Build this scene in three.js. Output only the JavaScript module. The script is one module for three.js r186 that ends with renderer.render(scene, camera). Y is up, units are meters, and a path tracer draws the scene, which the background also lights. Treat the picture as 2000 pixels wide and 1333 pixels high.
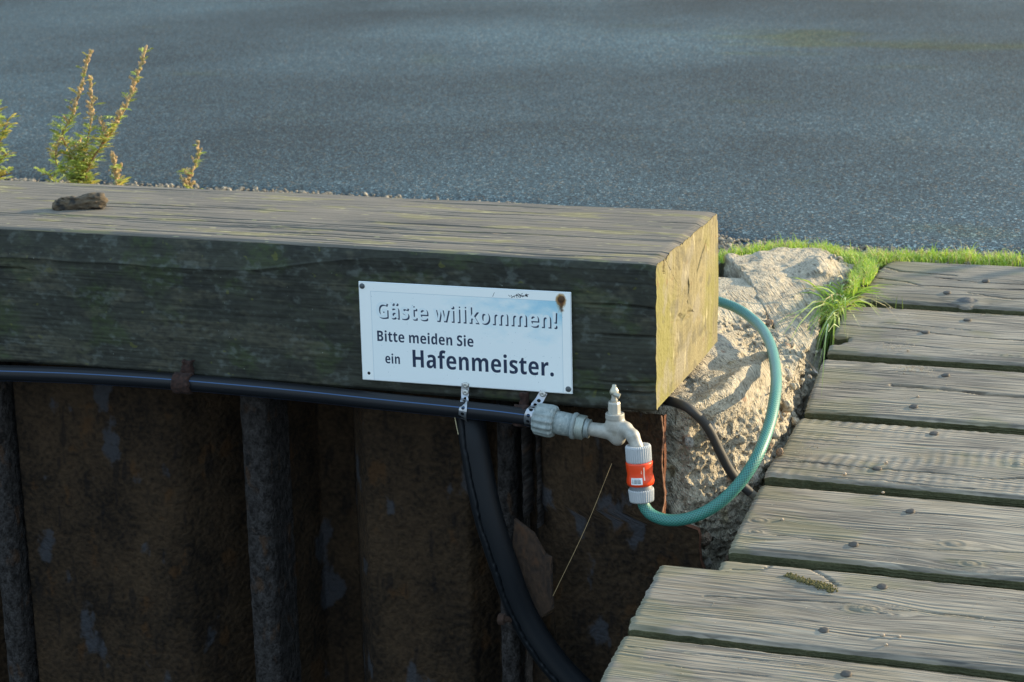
import * as THREE from 'three';
import { mergeGeometries, mergeVertices } from 'three/addons/utils/BufferGeometryUtils.js';
import { RoundedBoxGeometry } from 'three/addons/geometries/RoundedBoxGeometry.js';

// ---------------------------------------------------------------- camera, sky, sun, exposure
const scene = new THREE.Scene();
const D2R = Math.PI / 180, FPX = 3821.9, PW = 2000, PH = 1333;
const camera = new THREE.PerspectiveCamera(2 * Math.atan(PH / 2 / FPX) / D2R, PW / PH, 0.05, 900);
camera.rotation.order = 'YXZ';
camera.rotation.set(-14.93 * D2R, 19.04 * D2R, -1.17 * D2R);
camera.position.set(0.730, 0.885, 2.783);
camera.updateMatrixWorld(true);
camera.focus = 3.05; camera.userData.fStop = 11;
scene.add(camera);

const renderer = new THREE.WebGLRenderer({ antialias: true });
renderer.setSize(1024, 682);
renderer.toneMapping = THREE.LinearToneMapping;
renderer.toneMappingExposure = 1.92;
renderer.shadowMap.enabled = true;

const SUN = new THREE.Vector3(0.79, 0.265, -0.57).normalize();
{ // clear early-evening sky
  const w = 512, h = 256, d = new Float32Array(w * h * 4);
  for (let j = 0; j < h; j++) for (let i = 0; i < w; i++) {
    const ph = ((i + .5) / w - .5) * 2 * Math.PI, th = ((j + .5) / h - .5) * Math.PI;
    const x = Math.cos(th) * Math.cos(ph), y = Math.sin(th), z = Math.cos(th) * Math.sin(ph);
    const up = Math.max(0, y), c = Math.max(0, x * SUN.x + y * SUN.y + z * SUN.z);
    const k = Math.exp(-up * 2.6), g = Math.pow(c, 6) * .55 + Math.pow(c, 40) * .9;
    const o = (j * w + i) * 4;
    d[o] = .30 + (.63 - .30) * k + g * 1.0;
    d[o + 1] = .48 + (.74 - .48) * k + g * .82;
    d[o + 2] = .70 + (.81 - .70) * k + g * .55;
    d[o + 3] = 1;
  }
  const t = new THREE.DataTexture(d, w, h, THREE.RGBAFormat, THREE.FloatType);
  t.mapping = THREE.EquirectangularReflectionMapping; t.magFilter = THREE.LinearFilter; t.minFilter = THREE.LinearFilter; t.needsUpdate = true;
  scene.background = t; scene.environment = t;
}
const sun = new THREE.DirectionalLight(new THREE.Color().setRGB(1, .80, .50), 5.0);
sun.position.copy(SUN).multiplyScalar(12);
sun.castShadow = true; sun.shadow.mapSize.set(4096, 4096); sun.shadow.radius = 1.2;
Object.assign(sun.shadow.camera, { left: -6, right: 6, top: 6, bottom: -6, near: .1, far: 40 });
scene.add(sun, sun.target);

// ---------------------------------------------------------------- helpers
function rng(seed) { let a = seed >>> 0; return () => { a = (a + 0x6D2B79F5) | 0; let t = Math.imul(a ^ (a >>> 15), 1 | a); t = (t + Math.imul(t ^ (t >>> 7), 61 | t)) ^ t; return ((t ^ (t >>> 14)) >>> 0) / 4294967296; }; }
const R0 = rng(7);
const PERM = new Uint8Array(512); { const p = [...Array(256).keys()]; for (let i = 255; i > 0; i--) { const j = Math.floor(R0() * (i + 1)); [p[i], p[j]] = [p[j], p[i]]; } for (let i = 0; i < 512; i++) PERM[i] = p[i & 255]; }
const fade = t => t * t * (3 - 2 * t);
const GX = new Float32Array(256), GY = new Float32Array(256); for (let i = 0; i < 256; i++) { const a = R0() * 6.2832; GX[i] = Math.cos(a) * 1.55; GY[i] = Math.sin(a) * 1.55; }
function n2(x, y) { const xi = Math.floor(x), yi = Math.floor(y), dx = x - xi, dy = y - yi, fx = fade(dx), fy = fade(dy), X = xi & 255, Y = yi & 255, a = PERM[X], b = PERM[(X + 1) & 255], Y1 = (Y + 1) & 255;
  const h00 = PERM[a + Y], h10 = PERM[b + Y], h01 = PERM[a + Y1], h11 = PERM[b + Y1];
  const v00 = GX[h00] * dx + GY[h00] * dy, v10 = GX[h10] * (dx - 1) + GY[h10] * dy, v01 = GX[h01] * dx + GY[h01] * (dy - 1), v11 = GX[h11] * (dx - 1) + GY[h11] * (dy - 1);
  return (v00 + (v10 - v00) * fx) * (1 - fy) + (v01 + (v11 - v01) * fx) * fy; }
function n3(x, y, z) { const zi = Math.floor(z), fz = fade(z - zi), o = PERM[zi & 255], p = PERM[(zi + 1) & 255];
  const a = n2(x + o * 3.17, y + o * 7.31), b = n2(x + p * 3.17, y + p * 7.31); return a + (b - a) * fz; }
const fbm2 = (x, y, o = 4) => { let s = 0, a = .5; for (let i = 0; i < o; i++) { s += a * n2(x, y); x = x * 2.03 + 17.1; y = y * 2.03 + 9.7; a *= .5; } return s; };
const fbm3 = (x, y, z, o = 3) => { let s = 0, a = .5; for (let i = 0; i < o; i++) { s += a * n3(x, y, z); x = x * 2.03 + 11.3; y = y * 2.03 + 5.1; z = z * 2.03 + 7.7; a *= .5; } return s; };
const sm = (a, b, x) => { const t = Math.min(1, Math.max(0, (x - a) / (b - a))); return t * t * (3 - 2 * t); };
const mixc = (a, b, t) => [a[0] + (b[0] - a[0]) * t, a[1] + (b[1] - a[1]) * t, a[2] + (b[2] - a[2]) * t];
const clamp = (x, a, b) => Math.min(b, Math.max(a, x));
const enc = x => { x = clamp(x, 0, 1); return Math.round(255 * (x <= .0031308 ? x * 12.92 : 1.055 * Math.pow(x, 1 / 2.4) - .055)); };
// fn(i, j) -> [r, g, b, height] (linear albedo, height 0..1)
function makeTex(w, h, fn, wrap = THREE.ClampToEdgeWrapping) {
  const c = new Uint8Array(w * h * 4), b = new Uint8Array(w * h * 4);
  for (let j = 0; j < h; j++) for (let i = 0; i < w; i++) {
    const q = fn(i, j), o = (j * w + i) * 4, hh = Math.round(255 * clamp(q[3], 0, 1));
    c[o] = enc(q[0]); c[o + 1] = enc(q[1]); c[o + 2] = enc(q[2]); c[o + 3] = 255; b[o] = b[o + 1] = b[o + 2] = hh; b[o + 3] = 255;
  }
  const mk = (d, srgb) => { const t = new THREE.DataTexture(d, w, h); t.magFilter = THREE.LinearFilter; t.minFilter = THREE.LinearMipmapLinearFilter; t.generateMipmaps = true; t.wrapS = t.wrapT = wrap; if (srgb) t.colorSpace = THREE.SRGBColorSpace; t.needsUpdate = true; return t; };
  return { map: mk(c, true), bump: mk(b, false) };
}
// photo pixel -> direction -> point on a plane
function ray(px, py) { return new THREE.Vector3((px - PW / 2) / FPX, -(py - PH / 2) / FPX, -1).applyQuaternion(camera.quaternion); }
function on(px, py, axis, val) { const d = ray(px, py), t = (val - camera.position[axis]) / d[axis]; return camera.position.clone().addScaledVector(d, t); }
const RB = -0.14, RZ0 = -1.17, RTH = Math.atan(-RB);
function onRamp(px, py) { const d = ray(px, py), p = camera.position, a = RB * -RZ0; const t = (a + RB * p.z - p.y) / (d.y - RB * d.z); const q = p.clone().addScaledVector(d, t); return [q.x, (q.z - RZ0) / Math.cos(RTH)]; }

const rgb = (r, g, b) => new THREE.Color().setRGB(r, g, b);
const std = o => new THREE.MeshStandardMaterial({ roughness: .85, metalness: 0, ...o });
const phys = o => new THREE.MeshPhysicalMaterial({ roughness: .85, metalness: 0, ...o });
const taken = new Map();
function numbered(n) { const k = taken.get(n) || 0; taken.set(n, k + 1); return k ? n + '_' + String(k).padStart(3, '0') : n; }
function mesh(name, geo, mat, parent) { const m = new THREE.Mesh(geo, mat); m.name = parent ? name : numbered(name); m.castShadow = m.receiveShadow = true; (parent || scene).add(m); return m; }
function thing(name, label, category, pos = [0, 0, 0], group) { const g = new THREE.Group(); g.name = numbered(name); g.position.set(...pos); g.userData = { label, category }; if (group) g.userData.group = group; scene.add(g); return g; }
function tag(o, label, category, group) { o.userData.label = label; o.userData.category = category; if (group) o.userData.group = group; return o; }
function struct(name, geo, mat) { const m = mesh(name, geo, mat); m.userData.kind = 'structure'; return m; }
function geoFrom(pos, idx, uv, col) {
  const g = new THREE.BufferGeometry();
  g.setAttribute('position', new THREE.BufferAttribute(pos instanceof Float32Array ? pos : new Float32Array(pos), 3));
  if (uv) g.setAttribute('uv', new THREE.BufferAttribute(new Float32Array(uv), 2));
  if (col) g.setAttribute('color', new THREE.BufferAttribute(new Float32Array(col), 3));
  g.setIndex(new THREE.BufferAttribute(new Uint32Array(idx), 1)); g.computeVertexNormals(); return g;
}
// grid of rows x cols: fn(i, j) -> [x, y, z, u, v]
function gridGeo(nu, nv, fn, flip, colFn) {
  const pos = new Float32Array(nu * nv * 3), uv = new Float32Array(nu * nv * 2), idx = [], col = colFn ? new Float32Array(nu * nv * 3) : null;
  for (let j = 0; j < nv; j++) for (let i = 0; i < nu; i++) { const p = fn(i, j), k = j * nu + i; pos.set([p[0], p[1], p[2]], k * 3); uv.set([p[3] || 0, p[4] || 0], k * 2); if (col) col.set(colFn(p[0], p[1], p[2], i, j), k * 3); }
  for (let j = 0; j < nv - 1; j++) for (let i = 0; i < nu - 1; i++) { const a = j * nu + i, b = a + 1, c = a + nu, d = c + 1; flip ? idx.push(a, b, d, a, d, c) : idx.push(a, d, b, a, c, d); }
  return geoFrom(pos, idx, uv, col);
}
// naive surface nets for a signed distance field
function sdfGeo(fn, mn, mx, cell, colFn) {
  const nx = Math.ceil((mx[0] - mn[0]) / cell) + 1, ny = Math.ceil((mx[1] - mn[1]) / cell) + 1, nz = Math.ceil((mx[2] - mn[2]) / cell) + 1;
  const F = new Float32Array(nx * ny * nz), at = (i, j, k) => i + nx * (j + ny * k);
  for (let k = 0; k < nz; k++) for (let j = 0; j < ny; j++) for (let i = 0; i < nx; i++) F[at(i, j, k)] = fn(mn[0] + i * cell, mn[1] + j * cell, mn[2] + k * cell);
  const V = new Int32Array(nx * ny * nz).fill(-1), pos = [], idx = [];
  const E = []; for (let a = 0; a < 8; a++) for (let b = a + 1; b < 8; b++) { const x = a ^ b; if (x === 1 || x === 2 || x === 4) E.push([a, b]); }
  for (let k = 0; k < nz - 1; k++) for (let j = 0; j < ny - 1; j++) for (let i = 0; i < nx - 1; i++) {
    const v = []; let m = 0; for (let c = 0; c < 8; c++) { const f = F[at(i + (c & 1), j + ((c >> 1) & 1), k + (c >> 2))]; v.push(f); if (f < 0) m |= 1 << c; }
    if (m === 0 || m === 255) continue;
    let x = 0, y = 0, z = 0, n = 0;
    for (const [a, b] of E) if ((v[a] < 0) !== (v[b] < 0)) { const t = v[a] / (v[a] - v[b]); x += (a & 1) + t * ((b & 1) - (a & 1)); y += ((a >> 1) & 1) + t * (((b >> 1) & 1) - ((a >> 1) & 1)); z += (a >> 2) + t * ((b >> 2) - (a >> 2)); n++; }
    V[at(i, j, k)] = pos.length / 3; pos.push(mn[0] + (i + x / n) * cell, mn[1] + (j + y / n) * cell, mn[2] + (k + z / n) * cell);
  }
  const quad = (a, b, c, d, f) => { if (a < 0 || b < 0 || c < 0 || d < 0) return; f ? idx.push(a, b, c, a, c, d) : idx.push(a, c, b, a, d, c); };
  for (let k = 1; k < nz - 1; k++) for (let j = 1; j < ny - 1; j++) for (let i = 1; i < nx - 1; i++) {
    const s = F[at(i, j, k)] < 0;
    if (s !== (F[at(i + 1, j, k)] < 0)) quad(V[at(i, j - 1, k - 1)], V[at(i, j, k - 1)], V[at(i, j, k)], V[at(i, j - 1, k)], s);
    if (s !== (F[at(i, j + 1, k)] < 0)) quad(V[at(i - 1, j, k - 1)], V[at(i - 1, j, k)], V[at(i, j, k)], V[at(i, j, k - 1)], s);
    if (s !== (F[at(i, j, k + 1)] < 0)) quad(V[at(i - 1, j - 1, k)], V[at(i, j - 1, k)], V[at(i, j, k)], V[at(i - 1, j, k)], s);
  }
  let col = null; if (colFn) { col = []; for (let q = 0; q < pos.length; q += 3) col.push(...colFn(pos[q], pos[q + 1], pos[q + 2])); }
  const uvs = []; for (let q = 0; q < pos.length; q += 3) uvs.push((pos[q] - pos[q + 2] * .83) * 2.2, (pos[q + 1] * 1.1 + pos[q + 2] * .55 + pos[q] * .25) * 2.2);
  return geoFrom(pos, idx, uvs, col);
}
const smin = (a, b, k) => { const h = clamp(.5 + .5 * (b - a) / k, 0, 1); return b + (a - b) * h - k * h * (1 - h); };
function capsule(x, y, z, a, b, ra, rb) { const bx = b[0] - a[0], by = b[1] - a[1], bz = b[2] - a[2], px = x - a[0], py = y - a[1], pz = z - a[2]; const t = clamp((px * bx + py * by + pz * bz) / (bx * bx + by * by + bz * bz), 0, 1); return Math.hypot(px - bx * t, py - by * t, pz - bz * t) - (ra + (rb - ra) * t); }
function tubeGeo(pts, r, seg = 80, rad = 14, rfn) {
  const c = new THREE.CatmullRomCurve3(pts, false, 'centripetal'), g = new THREE.TubeGeometry(c, seg, r, rad, false);
  if (rfn) { const p = g.attributes.position; for (let i = 0; i <= seg; i++) { const ctr = c.getPointAt(i / seg); for (let j = 0; j <= rad; j++) { const k = i * (rad + 1) + j, s = rfn(i / seg, j / rad); p.setXYZ(k, ctr.x + (p.getX(k) - ctr.x) * s, ctr.y + (p.getY(k) - ctr.y) * s, ctr.z + (p.getZ(k) - ctr.z) * s); } } g.computeVertexNormals(); }
  return { geo: g, curve: c };
}
const segDist = (x, y, p, q) => { const bx = q[0] - p[0], by = q[1] - p[1], t = clamp(((x - p[0]) * bx + (y - p[1]) * by) / (bx * bx + by * by + 1e-12), 0, 1); return [Math.hypot(x - p[0] - bx * t, y - p[1] - by * t), t]; };

// ---------------------------------------------------------------- ground: asphalt, verge, earth, foundation, water
const EDGE = [[-9, -1.62], [-2.2, -1.62], [-1.4, -1.63], [-.78, -1.58], [-.32, -1.42], [-.15, -1.31], [.03, -1.285], [.43, -1.315], [1.2, -1.33], [6, -1.35]];
function edgeZ(x) { for (let i = 0; i < EDGE.length - 1; i++) if (x <= EDGE[i + 1][0]) { const t = (x - EDGE[i][0]) / (EDGE[i + 1][0] - EDGE[i][0]); return EDGE[i][1] + (EDGE[i + 1][1] - EDGE[i][1]) * t; } return -1.35; }
{
  const N = 2048, SZ = 2.0, rr = rng(11);
  const M = 380, cx = new Float32Array(M * M), cy = new Float32Array(M * M), cv = new Float32Array(M * M), ch = new Float32Array(M * M), cr = new Float32Array(M * M);
  for (let i = 0; i < M * M; i++) { cx[i] = rr(); cy[i] = rr(); cv[i] = rr(); ch[i] = rr(); cr[i] = rr(); }
  const t = makeTex(N, N, (i, j) => {
    const u = i / N * M, v = j / N * M, ui = Math.floor(u), vi = Math.floor(v); let b = 9, id = 0, b2 = 9;
    for (let dj = -1; dj <= 1; dj++) for (let di = -1; di <= 1; di++) { const k = ((vi + dj + M) % M) * M + ((ui + di + M) % M), dx = ui + di + cx[k] - u, dy = vi + dj + cy[k] - v, d = (dx * dx + dy * dy) * (.6 + cr[k]); if (d < b) { b2 = b; b = d; id = k; } else if (d < b2) b2 = d; }
    const e = Math.sqrt(b2) - Math.sqrt(b), stone = sm(.04, .22, e) * (cv[id] > .16 ? 1 : .15);
    const q = cv[id]; let c = q > .93 ? [.135, .20, .23] : q > .8 ? [.064, .108, .132] : q > .45 ? [.036, .066, .083] : [.024, .045, .058];
    if (ch[id] > .93) c = [.13, .115, .09];
    const bit = [.008, .016, .022]; const m = mixc(bit, c, stone), f = 1 + .25 * n2(i * .45, j * .45);
    return [m[0] * f, m[1] * f, m[2] * f, (stone * (.35 + .65 * ch[id])) * .8 + .1 + .08 * n2(i * .3, j * .3)];
  }, THREE.RepeatWrapping);
  const xs = [], zs = []; for (let x = -8; x <= 5; x += (x > -4.2 && x < 1.2) ? .035 : .25) xs.push(x);
  for (let s = 0; s < 14; s += .025 + s * .012) zs.push(s); zs.push(14);
  const g = gridGeo(xs.length, zs.length + 1, (i, j) => {
    const x = xs[i], z0 = edgeZ(x) + .035 * fbm2(x * 9, 3.1, 3) + .012 * n2(x * 60, 8);
    if (j === 0) return [x, -.05, z0 + .02, x / SZ, z0 / SZ];
    const s = zs[j - 1], z = z0 - s, y = -.012 * Math.exp(-s / .035) + .004 * fbm2(x * 1.3, z * 1.3, 3) - .004;
    return [x, y, z, x / SZ + .013 * n2(x * .7, z * .7), z / SZ];
  }, false, (x, y, z) => {
    const L = fbm2(x * .8 + 4, z * .5, 4), S = sm(.10, .42, fbm2(x * 1.7 + 31, z * 3.1 + 5, 4) * .55 + .36 * Math.exp(-(((x + .55) / .9) ** 2 + ((z + 5.2) / .5) ** 2)) - .05);
    const d = clamp(-1.25 - z, 0, 20), light = 1 + .8 * L + .16 * fbm2(x * 7, z * 7, 3); const dust = sm(.0, .5, fbm2(x * .45 + 9, z * .9 + 3, 3) + .25);
    let c = [light * (1 + .22 * dust), light * (1 + .24 * dust), light * (1 + .24 * dust)]; const br = [1.25, 1.05, .55];
    return [c[0] * (1 + (br[0] - 1) * S), c[1] * (1 + (br[1] - 1) * S), c[2] * (1 + (br[2] - 1) * S)];
  });
  struct('asphalt', g, phys({ map: t.map, bumpMap: t.bump, bumpScale: .0026, vertexColors: true, roughness: .92, specularIntensity: .5 }));
  const far = new THREE.PlaneGeometry(700, 340); far.rotateX(-Math.PI / 2); far.translate(0, -.06, -174);
  struct('quay_ground', far, std({ color: rgb(.09, .095, .095) }));
}
{ // sandy verge between asphalt and beam, and the dark earth under the gangway
  const g = gridGeo(260, 48, (i, j) => { const x = -6 + i * .03, z = -1.75 + j * .028; const h = -.016 + .014 * fbm2(x * 6, z * 6, 4) + .006 * fbm2(x * 60, z * 60, 2); return [x, x > -.3 && z > -1.15 ? -.12 - clamp((z + 1.15) * 2, 0, .45) : h, z]; }, true, (x, y, z) => { const n = fbm2(x * 30, z * 30, 3), f = .75 + .5 * n + .3 * fbm2(x * 3, z * 3, 2); return [.25 * f, .215 * f, .165 * f]; });
  struct('gravel_verge', g, std({ vertexColors: true, roughness: .95 }));
  const e = gridGeo(170, 160, (i, j) => { const x = .02 + i * .009, z = -1.2 + j * .011; const y = -.075 - .30 * Math.pow(clamp((z + 1.2) / 1.3, 0, 2), 1) + .04 * fbm2(x * 9, z * 9, 4) + .012 * fbm2(x * 70, z * 70, 2); return [x, y, z]; }, true, (x, y, z) => { const f = .7 + .9 * fbm2(x * 40, z * 40, 3); return [.055 * f, .043 * f, .030 * f]; });
  struct('earth_bank', e, std({ vertexColors: true, roughness: 1 }));
  const f = new THREE.BoxGeometry(6, 1.9, 1.0); f.translate(-3.16, -.972, -.76);
  struct('quay_foundation', f, std({ color: rgb(.22, .2, .17), roughness: .95 }));
  const w = new THREE.PlaneGeometry(600, 300); w.rotateX(-Math.PI / 2); w.translate(0, -1.7, 149.7);
  struct('harbour_water', w, phys({ color: rgb(.012, .022, .022), roughness: .12 }));
}

// ---------------------------------------------------------------- concrete blocks by the end of the beam
const worley = (() => { const cache = new Map(); const get = (i, j, k) => { const key = (i + 500) * 1e6 + (j + 500) * 1e3 + k + 500; let v = cache.get(key); if (!v) { const r = rng(i * 73856 + j * 19349 + k * 83492 + 99); v = [r(), r(), r(), r(), r()]; cache.set(key, v); } return v; };
  return (x, y, z) => { const i = Math.floor(x), j = Math.floor(y), k = Math.floor(z); let b = 9, id = null; for (let a = -1; a <= 1; a++) for (let c = -1; c <= 1; c++) for (let d = -1; d <= 1; d++) { const v = get(i + a, j + c, k + d), q = Math.hypot(i + a + v[0] - x, j + c + v[1] - y, k + d + v[2] - z) / (.45 + .75 * v[3]); if (q < b) { b = q; id = v; } } return [b, id]; }; })();
const gritT = makeTex(1024, 1024, (i, j) => { const a = n2(i * .16, j * .16), b = n2(i * .43 + 9, j * .43), c = fbm2(i * .05 + 4, j * .05, 3), pit = sm(.35, .6, n2(i * .09 + 70, j * .09 + 3) + .4 * b); let v = clamp(.80 + .20 * a + .22 * b + .25 * c, .3, 1.3) * (1 - .45 * pit); return [v * .98, v * .96, v * .92, clamp(.55 + .28 * a + .22 * b + .2 * c - .5 * pit, 0, 1)]; }, THREE.RepeatWrapping);
const concreteM = std({ vertexColors: true, map: gritT.map, bumpMap: gritT.bump, bumpScale: .004, roughness: .95 });
const crackQ = (x, z) => -.9 * (x - .015) + .44 * (z + .78);
function concreteCol(rough) {
  return (x, y, z) => {
    const f = .84 + .42 * fbm3(x * 24, y * 24, z * 24, 4) + .2 * n3(x * 300, y * 300, z * 300); let c = [.60 * f, .53 * f, .41 * f];
    const dk = sm(.12, .4, fbm3(x * 15 + 7, y * 15, z * 15, 3)); c = mixc(c, [.30, .27, .22], dk * .65);
    const w = worley(x * 44, y * 44, z * 44); if (rough > .9 && y < -.02 && w[1][4] > .62 && w[0] < .5) { const t = w[1][4]; c = mixc(c, t > .95 ? [.27, .14, .08] : t > .84 ? [.30, .29, .28] : [.52, .46, .35], .6); }
    const li = sm(.22, .4, fbm3(x * 20 + 31, y * 20 + 4, z * 20, 3)); c = mixc(c, [.40, .30, .11], li * .5 * rough);
    return c;
  };
}
function concreteNoise(x, y, z, rough) {
  const w = worley(x * 44, y * 44, z * 44);
  const st = w[1][4] > .62 ? sm(.62, .2, w[0]) : 0, pit = w[1][4] < .2 ? sm(.6, .15, w[0]) : 0;
  return .017 * fbm3(x * 14, y * 14, z * 14, 4) + .008 * Math.abs(fbm3(x * 55 + 3, y * 55, z * 55, 3)) * (.35 + 2.2 * rough) + .005 * fbm3(x * 140, y * 140, z * 140, 2) * (.4 + rough) - rough * .016 * st + rough * .012 * pit;
}
{
  const ridge = [[.062, .01], [.068, -.06], [.078, -.16], [.082, -.25], [.088, -.36], [.096, -.47], [.104, -.56], [.108, -.66]];
  const rx = z => { for (let i = 0; i < ridge.length - 1; i++) if (z >= ridge[i + 1][1]) { const t = (z - ridge[i][1]) / (ridge[i + 1][1] - ridge[i][1]); return ridge[i][0] + (ridge[i + 1][0] - ridge[i][0]) * t; } return .108; };
  const front = (x, y, z) => {
    const q = crackQ(x, z);
    const r = rx(z), er = .76 * (x + .07) + .64 * (z + .894), tr = Math.max(-.05, .0 - .30 * Math.max(0, er)); let top = -.014 + (Math.min(-.006, tr + .006) + .014) * sm(.20, .03, q);
    if (x > 0) top += .020 * Math.exp(-(((x - r + .004) / .022) ** 2)) * sm(-.5, -.38, z) + .012 * sm(.03, .0, Math.abs(z + .40)) * sm(0.02, .05, x);
    top -= .012 * sm(.02, .045, x) * sm(.06, .045, x) * 0;
    const depth = Math.max(0, -y); const side = Math.min(r + .008 + .55 * depth, .126 + .03 * depth);
    const zf = -.055 - .032 * sm(.080, .035, x) - .05 * sm(0, .10, x) * sm(0.05, -.05, y) * 0 + .22 * Math.min(0, .02 - x) * sm(-.02, -.25, y) * 0;
    const cut = (x - .055) * .55 + (z + .045) * .83;            // broken front corner
    let d = Math.max((y - top) * .9, (x - side) * .8, z - zf - .03 * sm(.03, .10, x), (.79 * (x - .002) + .61 * (z + .045)) * .95, cut - .055 - .12 * depth * .3, -.001 - q, -.32 - x, -.62 - y);
    if (Math.abs(d) < .05) { const rough = clamp(sm(-.025, -.05, y) * .9 + .12, 0, 1); let n = concreteNoise(x, y, z, rough); if (x < .012 && y > -.04) n = Math.max(n, 0); d += n; }
    return d;
  };
  const gF = sdfGeo(front, [-.2, -.46, -.95], [.19, .035, .03], .0030, concreteCol(1));
  tag(mesh('concrete_block', gF, concreteM), 'broken concrete block with exposed pebbles under the sawn end of the timber beam', 'concrete');
  const rear = (x, y, z) => {
    const q = crackQ(x, z), e = .76 * (x + .07) + .64 * (z + .894);
    let top = .004 - .30 * Math.max(0, e) - .02 * sm(-.14, -.3, z + .95) * 0;
    top += .022 * Math.exp(-(((x - .075) / .028) ** 2 + ((z + 1.03) / .07) ** 2)) - .010 * sm(.03, .1, x) * sm(-1.1, -1.2, z);
    const depth = Math.max(0, -y), side = .108 - .02 * sm(-.95, -.7, z) + .012 * Math.sin(z * 23) + .18 * depth + .03 * sm(-1.05, -1.12, z);
    let d = Math.max((y - top) * .95, (x - side) * .9, q + .002, -1.24 - .05 * Math.sin(x * 14) - .12 * sm(-.1, -.3, x) * 0 - z, -.5 - x, -.4 - y);
    const back = -(z + 1.215 - .10 * sm(-.02, -.16, x) - .09 * sm(.05, .13, x)); d = Math.max(d, back);
    if (Math.abs(d) < .04) d += concreteNoise(x, y, z, clamp(.15 + .6 * sm(.04, .1, x), 0, 1)) * .8;
    return d;
  };
  const gR = sdfGeo(rear, [-.34, -.30, -1.30], [.21, .05, -.42], .0038, concreteCol(.4));
  tag(mesh('concrete_slab', gR, concreteM), 'weathered concrete slab bordered by grass beside the top of the gangway', 'concrete');
}

// ---------------------------------------------------------------- timber beam
const BL = -1.75, BH = .236, BD = .425;
const endRag = (z, y) => { const n = fbm2(z * 28 + 3, y * 28, 3); return .018 + .05 * Math.max(0, n) + .10 * sm(.25, .5, fbm2(z * 11 + 8, y * 11 + 2, 2)); };
const topCracks = [], crackRng = rng(41);
for (let k = 0; k < 46; k++) { const z = -BD + .02 + crackRng() * (BD - .04), near = crackRng() < .6 ? -.02 - crackRng() * .16 : z, x = BL + crackRng() * 1.75, L = .12 + crackRng() * .55; topCracks.push({ x0: x, x1: x + L, z: near, a: .006 * (crackRng() - .5), s: crackRng() * 99, w: .0011 + .0016 * crackRng(), d: .0025 + .005 * crackRng() }); }
function topCrack(x, z) { let h = 0; for (const c of topCracks) { if (x < c.x0 || x > c.x1) continue; const t = (x - c.x0) / (c.x1 - c.x0), zc = c.z + c.a * (t - .5) * 4 + .004 * n2(x * 9, c.s), w = c.w * Math.sin(Math.PI * t) + .0003, q = Math.abs(z - zc) / w; if (q < 1.6) h = Math.max(h, c.d * Math.sin(Math.PI * t) * sm(1.6, .5, q)); } return h; }
const frontCracks = [[-1.5, -1.1, .165], [-.13, -.0, .048], [-.40, -.20, .020], [-.12, 0, .118], [-.16, 0, .030], [-.14, 0, .165]];
const chamY = x => .010 + .036 * sm(-.42, -.75, x) + .004 * n2(x * 7, 2), chamZ = x => .006 + .008 * sm(-.42, -.75, x) + .002 * n2(x * 9, 5);
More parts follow.
